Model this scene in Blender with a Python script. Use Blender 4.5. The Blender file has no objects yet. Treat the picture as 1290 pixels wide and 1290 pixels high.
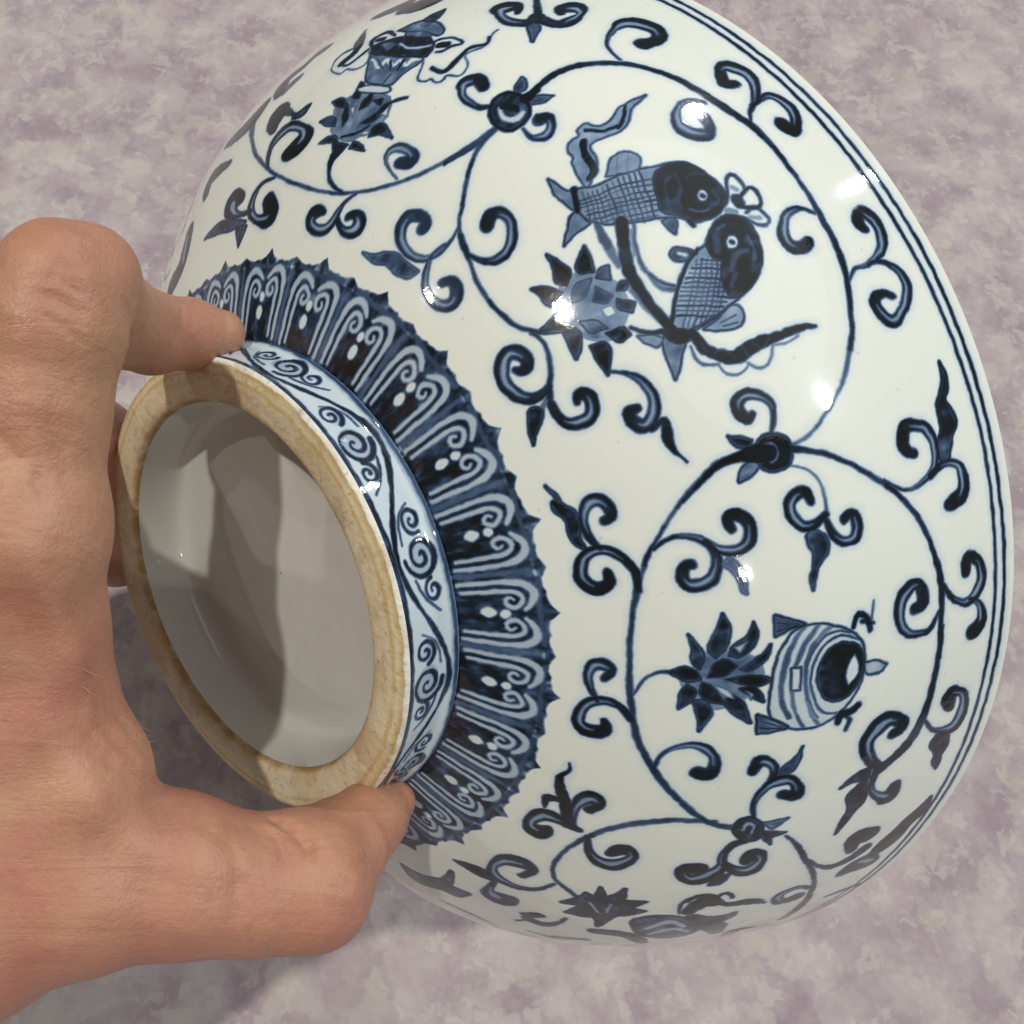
import bpy, bmesh, math, random
import numpy as np
from mathutils import Matrix, Vector

# ------------------------------------------------------------------ fitted geometry (1 unit = 50 mm)
A = np.array([0.76946, -0.27802, 0.57501])
U = np.array([-0.59861, 0.0, 0.80104])
V = np.array([-0.22271, -0.96058, -0.16642])
C0 = np.array([-0.1609, 0.22895, 3.63098])
FOCAL_PX, PPX, PPY = 1066.66, 342.44, 677.76   # fitted lens of the 1290 px square photograph
PROFILE_CTRL = [[1.0148, 0.2357], [1.1481, 0.282], [1.2791, 0.3371], [1.4064, 0.4001], [1.5299, 0.4705], [1.649, 0.548], [1.7629, 0.6329], [1.8711, 0.7251], [1.9695, 0.826], [2.0559, 0.9388], [2.1295, 1.0603], [2.1944, 1.1867], [2.2512, 1.317], [2.3045, 1.4487], [2.356, 1.5812]]
OVAL = (-0.05373, 0.02031, -0.00125, 0.04676)
FOOT_IN = 0.8235

UNIT = 0.05
TILT = math.radians(20)
ct, st = math.cos(TILT), math.sin(TILT)
RW = np.array([[1, 0, 0], [0, ct, -st], [0, st, ct]]) @ np.diag([1., -1., -1.])   # camera axes -> world axes

def spline(pts, n):
    p = np.asarray(pts, float); t = np.r_[0, np.cumsum(np.linalg.norm(np.diff(p, axis=0), axis=1))]
    m = len(p); h = np.diff(t); M_ = np.zeros((m, m)); M_[0, 0] = M_[-1, -1] = 1; R = np.zeros((m, p.shape[1]))
    for i in range(1, m-1):
        M_[i, i-1] = h[i-1]; M_[i, i] = 2*(h[i-1]+h[i]); M_[i, i+1] = h[i]
        R[i] = 6*((p[i+1]-p[i])/h[i]-(p[i]-p[i-1])/h[i-1])
    M = np.linalg.solve(M_, R)
    x = np.linspace(0, t[-1], n); k = np.clip(np.searchsorted(t, x, side='right')-1, 0, m-2)
    a = (t[k+1]-x)[:, None]; b = (x-t[k])[:, None]; H = h[k][:, None]
    return (M[k]*a**3+M[k+1]*b**3)/(6*H)+(p[k]/H-M[k]*H/6)*a+(p[k+1]/H-M[k+1]*H/6)*b

PROF = spline(PROFILE_CTRL, 4001)
SL = np.r_[0, np.cumsum(np.linalg.norm(np.diff(PROF, axis=0), axis=1))]
S_RIM = float(SL[-1])
WALL0 = np.array([1.0, 0.0]); WALL1 = np.array(PROFILE_CTRL[0])
WL = float(np.hypot(*(WALL1-WALL0)))
S_BAND = 0.343

def oval(r, z, t):
    g = np.clip(r-1, 0, 1.5)/1.5
    R = r*(1+g*(OVAL[0]*np.cos(2*t)+OVAL[1]*np.sin(2*t)))
    Z = z+g*(OVAL[2]*np.cos(2*t)+OVAL[3]*np.sin(2*t))
    return np.stack([R*np.cos(t), R*np.sin(t), Z], -1)

# lowest point of the bowl rests on the cloth
_t = np.linspace(0, 2*np.pi, 721)
_L = oval(np.full(721, PROF[-1, 0]+.03), np.full(721, PROF[-1, 1]+.03), _t)
_W = (C0+_L[:, :1]*U+_L[:, 1:2]*V+_L[:, 2:]*A) @ RW.T
CAM_H = float(-_W[:, 2].min())*UNIT + 0.004

def to_world(X):
    return np.asarray(X) @ RW.T*UNIT+np.array([0, 0, CAM_H])

# ------------------------------------------------------------------ camera, world, lamps, exposure
sc = bpy.context.scene
col = sc.collection
cam = bpy.data.cameras.new('camera'); cam_o = bpy.data.objects.new('camera', cam); col.objects.link(cam_o)
cam_o.location = (0, 0, CAM_H); cam_o.rotation_euler = (TILT, 0, 0)
cam.sensor_width = 36; cam.sensor_fit = 'HORIZONTAL'; cam.lens = 36*FOCAL_PX/1290
cam.shift_x = (645-PPX)/1290; cam.shift_y = (PPY-645)/1290
cam.clip_start = 0.01; cam.clip_end = 50
sc.camera = cam_o

world = bpy.data.worlds.new('World'); sc.world = world; world.use_nodes = True
bg = world.node_tree.nodes['Background']
bg.inputs['Color'].default_value = (0.93, 0.97, 1.0, 1); bg.inputs['Strength'].default_value = 0.10
sc.view_settings.view_transform = 'Standard'; sc.view_settings.look = 'None'
sc.view_settings.exposure = -0.20; sc.view_settings.gamma = 1.0

CEIL = 2.1
def lamp(name, d, power, radius, colr):
    """a round ceiling downlight, or the added fill light, in the direction d (camera axes) seen from the bowl"""
    o = to_world(C0+0.9*A); D = RW @ np.array(d, float); D /= np.linalg.norm(D)
    dist = min((CEIL-o[2])/max(D[2], 0.2), 4.0)
    p = o+D*dist
    l = bpy.data.lights.new(name, 'AREA'); l.shape = 'DISK'; l.size = 2*radius*dist/2.2; l.energy = power*(dist/2.2)**2
    l.color = colr
    ob = bpy.data.objects.new(name, l); col.objects.link(ob); ob.location = p
    ob.rotation_euler = Vector(tuple(o-p)).to_track_quat('-Z', 'Y').to_euler()
WARM = (1.0, 0.94, 0.84); COOL = (0.94, 0.98, 1.0)
lamp('ceiling_downlight', (-.36, -.33, -.88), 27, .032, WARM)
lamp('ceiling_downlight', (-.76, -.37, -.53), 5, .03, WARM)
lamp('ceiling_downlight', (.41, -.86, -.31), 10, .024, COOL)
lamp('ceiling_downlight', (.73, -.62, -.29), 1.5, .016, COOL)
lamp('ceiling_downlight', (.70, -.17, -.69), 16, .026, COOL)
lamp('ceiling_downlight', (.27, .44, -.86), 3.2, .028, WARM)
lamp('recess_fill_light', (.29, -.48, -.83), 12, 1.25, COOL)  # broad unseen fill light, added to brighten the wall inside the foot

# ------------------------------------------------------------------ material helpers
def mat(name):
    m = bpy.data.materials.new(name); m.use_nodes = True
    nt = m.node_tree; b = nt.nodes['Principled BSDF']
    return m, nt, b
def N(nt, typ, **kw):
    n = nt.nodes.new(typ)
    for k, v in kw.items():
        if k in n.inputs.keys(): n.inputs[k].default_value = v
        else: setattr(n, k, v)
    return n
def ramp(nt, stops, interp='LINEAR'):
    n = nt.nodes.new('ShaderNodeValToRGB'); e = n.color_ramp.elements; n.color_ramp.interpolation = interp
    while len(e) > 1: e.remove(e[-1])
    e[0].position = stops[0][0]; e[0].color = (*stops[0][1], 1)
    for p, c in stops[1:]:
        x = e.new(p); x.color = (*c, 1)
    return n
def mixc(nt, f, a, b, blend='MIX'):
    n = nt.nodes.new('ShaderNodeMix'); n.data_type = 'RGBA'; n.blend_type = blend
    for s, v in ((0, f), (6, a), (7, b)):
        if hasattr(v, 'is_output') or isinstance(v, bpy.types.NodeSocket): nt.links.new(v, n.inputs[s])
        elif s == 0: n.inputs[0].default_value = v
        else: n.inputs[s].default_value = (*v, 1)
    return n.outputs[2]
def noise(nt, vec, scale, detail=4, rough=.55, dist=0.0):
    n = N(nt, 'ShaderNodeTexNoise', Scale=scale, Detail=detail, Roughness=rough, Distortion=dist)
    nt.links.new(vec, n.inputs['Vector']); return n.outputs['Fac']
def math_(nt, op, a, b=0.0, c=None):
    n = nt.nodes.new('ShaderNodeMath'); n.operation = op
    for i, v in enumerate((a, b) if c is None else (a, b, c)):
        if isinstance(v, bpy.types.NodeSocket): nt.links.new(v, n.inputs[i])
        else: n.inputs[i].default_value = v
    return n.outputs[0]

# ------------------------------------------------------------------ the tablecloth
def fbm(x, y, seed, freq, octs=4):
    rng = np.random.default_rng(seed); out = np.zeros_like(x); amp = 1.0
    for o in range(octs):
        for k in range(5):
            ang = rng.uniform(0, 2*np.pi); ph = rng.uniform(0, 2*np.pi); f = freq*2**o*rng.uniform(.7, 1.3)
            out += amp*np.sin((x*np.cos(ang)+y*np.sin(ang))*f*2*np.pi+ph)/5
        amp *= .5
    return out
def make_cloth():
    n = 360
    g = np.linspace(-1, 1, n); g = np.sign(g)*np.abs(g)**1.7*1.1
    x, y = np.meshgrid(g, g+0.0); x = x+0.08; y = y+0.13
    z = fbm(x, y, 3, 3.0, 3)*0.0012-0.004
    def crease(p0, p1, h, w):
        p0 = np.array(p0); p1 = np.array(p1); d = p1-p0; L = np.hypot(*d); d = d/L
        px = x-p0[0]; py = y-p0[1]; tt = np.clip((px*d[0]+py*d[1])/L, 0, 1)
        wob = 0.004*np.sin(tt*17+p0[0]*90)
        q = -px*d[1]+py*d[0]+wob; along = np.hypot(px-np.clip(px*d[0]+py*d[1], 0, L)*d[0], py-np.clip(px*d[0]+py*d[1], 0, L)*d[1])
        fade = np.sin(np.pi*np.clip(tt, 0.0, 1.0))**.7
        return h*fade*np.exp(-(q/w)**2)*np.exp(-np.maximum(along-3*w, 0)/w)
    for p0, p1, h, w in CREASES: z = z+crease(p0, p1, h, w)
    z = np.minimum(z, -0.0002)
    v = np.stack([x, y, z], -1).reshape(-1, 3)
    i = np.arange(n*n).reshape(n, n)
    f = np.stack([i[:-1, :-1], i[:-1, 1:], i[1:, 1:], i[1:, :-1]], -1).reshape(-1, 4)
    me = bpy.data.meshes.new('tablecloth'); me.from_pydata(v.tolist(), [], f.tolist()); me.shade_smooth()
    m, nt, b = mat('mottled_mauve_cloth')
    tc = N(nt, 'ShaderNodeTexCoord').outputs['Object']
    big = noise(nt, tc, 9, 3, .5); mid = noise(nt, tc, 50, 4, .56); fine = noise(nt, tc, 300, 2, .6)
    wv = nt.nodes.new('ShaderNodeTexNoise'); wv.inputs['Scale'].default_value = 120; wv.inputs['Detail'].default_value = 4; nt.links.new(tc, wv.inputs['Vector'])
    wp = nt.nodes.new('ShaderNodeVectorMath'); wp.operation = 'MULTIPLY_ADD'; nt.links.new(wv.outputs['Color'], wp.inputs[0]); wp.inputs[1].default_value = (.010, .010, 0); nt.links.new(tc, wp.inputs[2])
    c1 = ramp(nt, [(.36, (.315, .25, .282)), (.46, (.405, .338, .352)), (.55, (.455, .398, .396)), (.66, (.515, .47, .435))])
    nt.links.new(math_(nt, 'ADD', math_(nt, 'MULTIPLY', mid, .58), math_(nt, 'ADD', math_(nt, 'MULTIPLY', fine, .14), math_(nt, 'MULTIPLY', big, .2))), c1.inputs['Fac'])
    def patch(scale, off, lo, hi, det=5):
        mv = nt.nodes.new('ShaderNodeVectorMath'); mv.operation = 'ADD'; nt.links.new(wp.outputs[0], mv.inputs[0]); mv.inputs[1].default_value = (off, off*1.7, 0)
        r = ramp(nt, [(lo, (0, 0, 0)), (hi, (1, 1, 1))]); nt.links.new(noise(nt, mv.outputs[0], scale, det, .58), r.inputs['Fac']); return r.outputs['Color']
    c2 = mixc(nt, math_(nt, 'MULTIPLY', patch(46, 3.1, .53, .62), .36), c1.outputs['Color'], (.30, .238, .275))
    c2 = mixc(nt, math_(nt, 'MULTIPLY', patch(60, 7.7, .52, .60), .42), c2, (.535, .495, .445))
    c2 = mixc(nt, math_(nt, 'MULTIPLY', patch(120, 1.3, .56, .61, 3), .40), c2, (.56, .52, .47))
    c2 = mixc(nt, math_(nt, 'MULTIPLY', patch(64, 5.2, .60, .66), .35), c2, (.49, .47, .36))
    c3 = mixc(nt, math_(nt, 'MULTIPLY', patch(95, 9.4, .60, .66), .36), c2, (.40, .29, .315))
    nt.links.new(c3, b.inputs['Base Color']); b.inputs['Roughness'].default_value = .85
    b.inputs['Sheen Weight'].default_value = .15
    bp = N(nt, 'ShaderNodeBump', Strength=.35, Distance=.0015); 
    nt.links.new(math_(nt, 'ADD', math_(nt, 'MULTIPLY', fine, .5), mid), bp.inputs['Height']); nt.links.new(bp.outputs['Normal'], b.inputs['Normal'])
    me.materials.append(m)
    o = bpy.data.objects.new('tablecloth', me); col.objects.link(o)
    o['kind'] = 'structure'; o['label'] = 'mottled mauve and beige cloth spread under the bowl and the hand'
CREASES = [((-.050, .389), (-.016, .351), .0030, .0035), ((-.10, .362), (-.066, .346), .0015, .006), ((.265, .378), (.244, .338), .0022, .0045),
           ((.29, .30), (.345, .317), .0018, .006), ((.322, .335), (.37, .26), .0014, .010), ((.222, -.042), (.262, -.062), .0020, .0035),
           ((.206, -.016), (.217, -.024), .0016, .0022), ((.02, .40), (.09, .36), .0014, .010), ((-.14, .31), (-.05, .29), .0012, .012)]
make_cloth()

# ------------------------------------------------------------------ under-glaze painting: an ink-density sheet in (angle, arc length)
TW, PPU = 6144, 400.0
TH = int(round((WL+S_RIM)*PPU))
ink = np.zeros((TH, TW), np.float32)
lab = np.zeros((TH, TW), np.uint8)
TAGS = ['', 'vine_scroll', 'lotus_emblem', 'fish_emblem', 'jar_emblem', 'vase_emblem', 'shell_emblem', 'rim_line']
s_row = (np.arange(TH)+.5)/PPU-WL
def radius_at(s):
    return np.where(s >= 0, np.interp(s, SL, PROF[:, 0]), WALL1[0]+(s/WL)*(WALL1[0]-WALL0[0]))
r_row = radius_at(s_row)
rngi = np.random.default_rng(11)
def soft_noise(cell):
    ny, nx = TH//cell+2, TW//cell
    g = rngi.normal(size=(ny, nx)).astype(np.float32)
    y = np.arange(TH)/cell; x = np.arange(TW)/(TW/nx); iy = y.astype(int); ix = x.astype(int); fy = (y-iy)[:, None]; fx = (x-ix)[None]
    fy = fy*fy*(3-2*fy); fx = fx*fx*(3-2*fx); ix2 = (ix+1) % nx; ix = ix % nx
    a, b = g[iy][:, ix], g[iy][:, ix2]; c, d = g[iy+1][:, ix], g[iy+1][:, ix2]
    return ((a*(1-fx)+b*fx)*(1-fy)+(c*(1-fx)+d*fx)*fy).astype(np.float32)
wob = soft_noise(20)+.7*soft_noise(9)
SOFT = .0052

def densify(p, step=.012):
    p = np.asarray(p, float)
    L = np.linalg.norm(np.diff(p[:, :2]*[1.9, 1], axis=0), axis=1).sum()
    n = int(np.clip(L/step, 6, 160))
    return spline(p, n) if len(p) > 2 else np.linspace(p[0], p[-1], n)

def window(t0, t1, s0, s1):
    x0 = int(math.floor(t0/(2*np.pi)*TW))-1; x1 = int(math.ceil(t1/(2*np.pi)*TW))+2
    y0 = max(int((s0+WL)*PPU)-1, 0); y1 = min(int((s1+WL)*PPU)+3, TH)
    return x0, x1, y0, y1

def cover(P_, lo, hi):
    """coverage (0..1) of a tapered stroke P_ (t, s, width), in a window"""
    w = P_[:, 2].max()/2+.02
    rmin = float(radius_at(np.clip(P_[:, 1], -WL, S_RIM)).min())
    x0, x1, y0, y1 = window(P_[:, 0].min()-w/rmin, P_[:, 0].max()+w/rmin, P_[:, 1].min()-w, P_[:, 1].max()+w)
    if y1 <= y0: return None
    buf = np.full((y1-y0, x1-x0), -1.0, np.float32)
    for i in range(len(P_)-1):
        p, q = P_[i], P_[i+1]; w = max(p[2], q[2])/2+.014
        r = float(radius_at((p[1]+q[1])/2))
        a0, a1, b0, b1 = window(min(p[0], q[0])-w/r, max(p[0], q[0])+w/r, min(p[1], q[1])-w, max(p[1], q[1])+w)
        if b1 <= b0: continue
        X = ((np.arange(a0, a1)+.5)/TW*2*np.pi-p[0])*r; Y = s_row[b0:b1]-p[1]
        dx = (q[0]-p[0])*r; dy = q[1]-p[1]; L2 = dx*dx+dy*dy+1e-12
        tt = np.clip((X[None]*dx+Y[:, None]*dy)/L2, 0, 1)
        d = np.hypot(X[None]-tt*dx, Y[:, None]-tt*dy)
        h = (p[2]*(1-tt)+q[2]*tt)/2-d
        sl = buf[b0-y0:b1-y0, a0-x0:a1-x0]
        np.maximum(sl, h, out=sl)
    return x0, y0, np.clip(buf/SOFT*.5+.5, 0, 1), np.exp(np.minimum(buf, 0)/.011)*(buf > -.03)

def idx(x0, n): return np.arange(x0, x0+n) % TW
def put(c, dens, tag=None, lerp=False, halo=.11):
    if c is None: return
    x0, y0, al, ha = c
    h, w = al.shape; ix = idx(x0, w); sub = ink[y0:y0+h][:, ix]
    if lerp: sub = sub*(1-al)+dens*al
    else:
        sub = np.maximum(sub, al*dens+(1-al)*0)
        sub = np.maximum(sub, ha*halo*dens)
    ink[y0:y0+h, ix] = sub
    if tag:
        l = lab[y0:y0+h][:, ix]; l[al > .4] = TAGS.index(tag); lab[y0:y0+h, ix] = l

def stroke(p, dens, tag=None, lerp=False, step=.012):
    q = densify(p, step); q[:, 2] = np.maximum(q[:, 2], .007)
    q[:, 2] *= 1+.10*np.sin(np.arange(len(q))*1.7+q[0, 0]*50)*.5
    if not lerp: # brush loads and thins along its way
        k = len(q); m = 7
        for i in range(0, k-1, m):
            dd = min(dens*(1.16-.30*rngi.random()), .99)
            put(cover(q[i:min(i+m+1, k)], 0, 0), dd, tag)
    else: put(cover(q, 0, 0), dens, None, True)

def curl(p, dens, tag=None):
    """a scroll leaf: dark brush body swelling to a round head, with a reserved pale stripe on its inner side"""
    q = densify(p, .010); q[:, 2] = np.maximum(q[:, 2]*1.06, .009)
    put(cover(q, 0, 0), dens*.92, tag)
    r = radius_at(q[:, 1]); m = np.stack([q[:, 0]*r.mean(), q[:, 1]], 1)
    tan = np.gradient(m, axis=0); tan /= np.linalg.norm(tan, axis=1, keepdims=True)+1e-9
    nor = np.stack([-tan[:, 1], tan[:, 0]], 1)
    ang = np.unwrap(np.arctan2(tan[:, 1], tan[:, 0])); sgn = np.sign(ang[-1]-ang[len(ang)//4]) or 1
    # darker outer contour and head
    o = q.copy(); off = -sgn*.30*q[:, 2:3]*nor; o[:, 0] += off[:, 0]/r; o[:, 1] += off[:, 1]; o[:, 2] *= .40
    put(cover(o, 0, 0), min(dens*1.06, .99), None)
    k = len(q); hd = q[int(k*.86):].copy(); hd[:, 2] *= .75; put(cover(hd, 0, 0), min(dens*1.05, .98), None)
    a, b = int(k*.22), int(k*.80)
    if b-a > 3 and q[a:b, 2].max() > .03:
        i = q[a:b].copy(); off = sgn*.10*i[:, 2:3]*nor[a:b]
        i[:, 0] += off[:, 0]/r[a:b]; i[:, 1] += off[:, 1]
        e = np.sin(np.linspace(.15, np.pi-.25, b-a)); i[:, 2] = i[:, 2]*.36*e
        put(cover(i, 0, 0), .27, None, True)
    return

def blob(poly, dens, edge, ew, tag=None):
    p = np.asarray(poly, float)
    c = np.vstack([p, p[:1]])
    # corner-keeping closed outline
    r = float(radius_at(p[:, 1].mean()))
    x0, x1, y0, y1 = window(p[:, 0].min()-.03/r, p[:, 0].max()+.03/r, p[:, 1].min()-.03, p[:, 1].max()+.03)
    X = ((np.arange(x0, x1)+.5)/TW*2*np.pi)[None]*r; Y = s_row[y0:y1][:, None]
    Q = []
    for i in range(len(p)):   # one Chaikin pass that keeps pointed tips
        a_, b_, c_ = p[i-1], p[i], p[(i+1) % len(p)]
        u1 = (a_-b_)*[r, 1]; u2 = (c_-b_)*[r, 1]
        cs = u1@u2/(np.linalg.norm(u1)*np.linalg.norm(u2)+1e-9)
        if cs > -.1: Q.append(b_)
        else: Q += [b_*.75+a_*.25, b_*.80+(a_+c_)*.10, b_*.75+c_*.25]
    Q = np.array(Q)*[r, 1]
    inside = np.zeros((y1-y0, x1-x0), bool); dist = np.full(inside.shape, 1e9)
    for i in range(len(Q)):
        a_, b_ = Q[i-1], Q[i]; d = b_-a_; L2 = d@d+1e-12
        tt = np.clip(((X-a_[0])*d[0]+(Y-a_[1])*d[1])/L2, 0, 1)
        dist = np.minimum(dist, np.hypot(X-a_[0]-tt*d[0], Y-a_[1]-tt*d[1]))
        if abs(d[1]) > 1e-9:
            cr = ((a_[1] > Y) != (b_[1] > Y)) & (X < a_[0]+(Y-a_[1])*d[0]/d[1])
            inside ^= cr
    sd = np.where(inside, dist, -dist).astype(np.float32)
    al = np.clip(sd/SOFT*.5+.5, 0, 1)
    ix = idx(x0, x1-x0); sub = ink[y0:y1][:, ix]
    ww = wob[y0:y1][:, ix]
    tone = np.clip(dens*(1+.14*ww), 0, 1)
    sub = sub*(1-al)+tone*al
    e = np.clip((ew/2-np.abs(sd+ew*.2))/SOFT*.5+.5, 0, 1)*edge
    sub = np.maximum(sub, e)
    sub = np.maximum(sub, np.exp(np.minimum(sd, 0)/.009)*(sd > -.03)*.11*edge)
    ink[y0:y1, ix] = sub
    if tag:
        l = lab[y0:y1][:, ix]; l[al > .4] = TAGS.index(tag); lab[y0:y1, ix] = l

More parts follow.
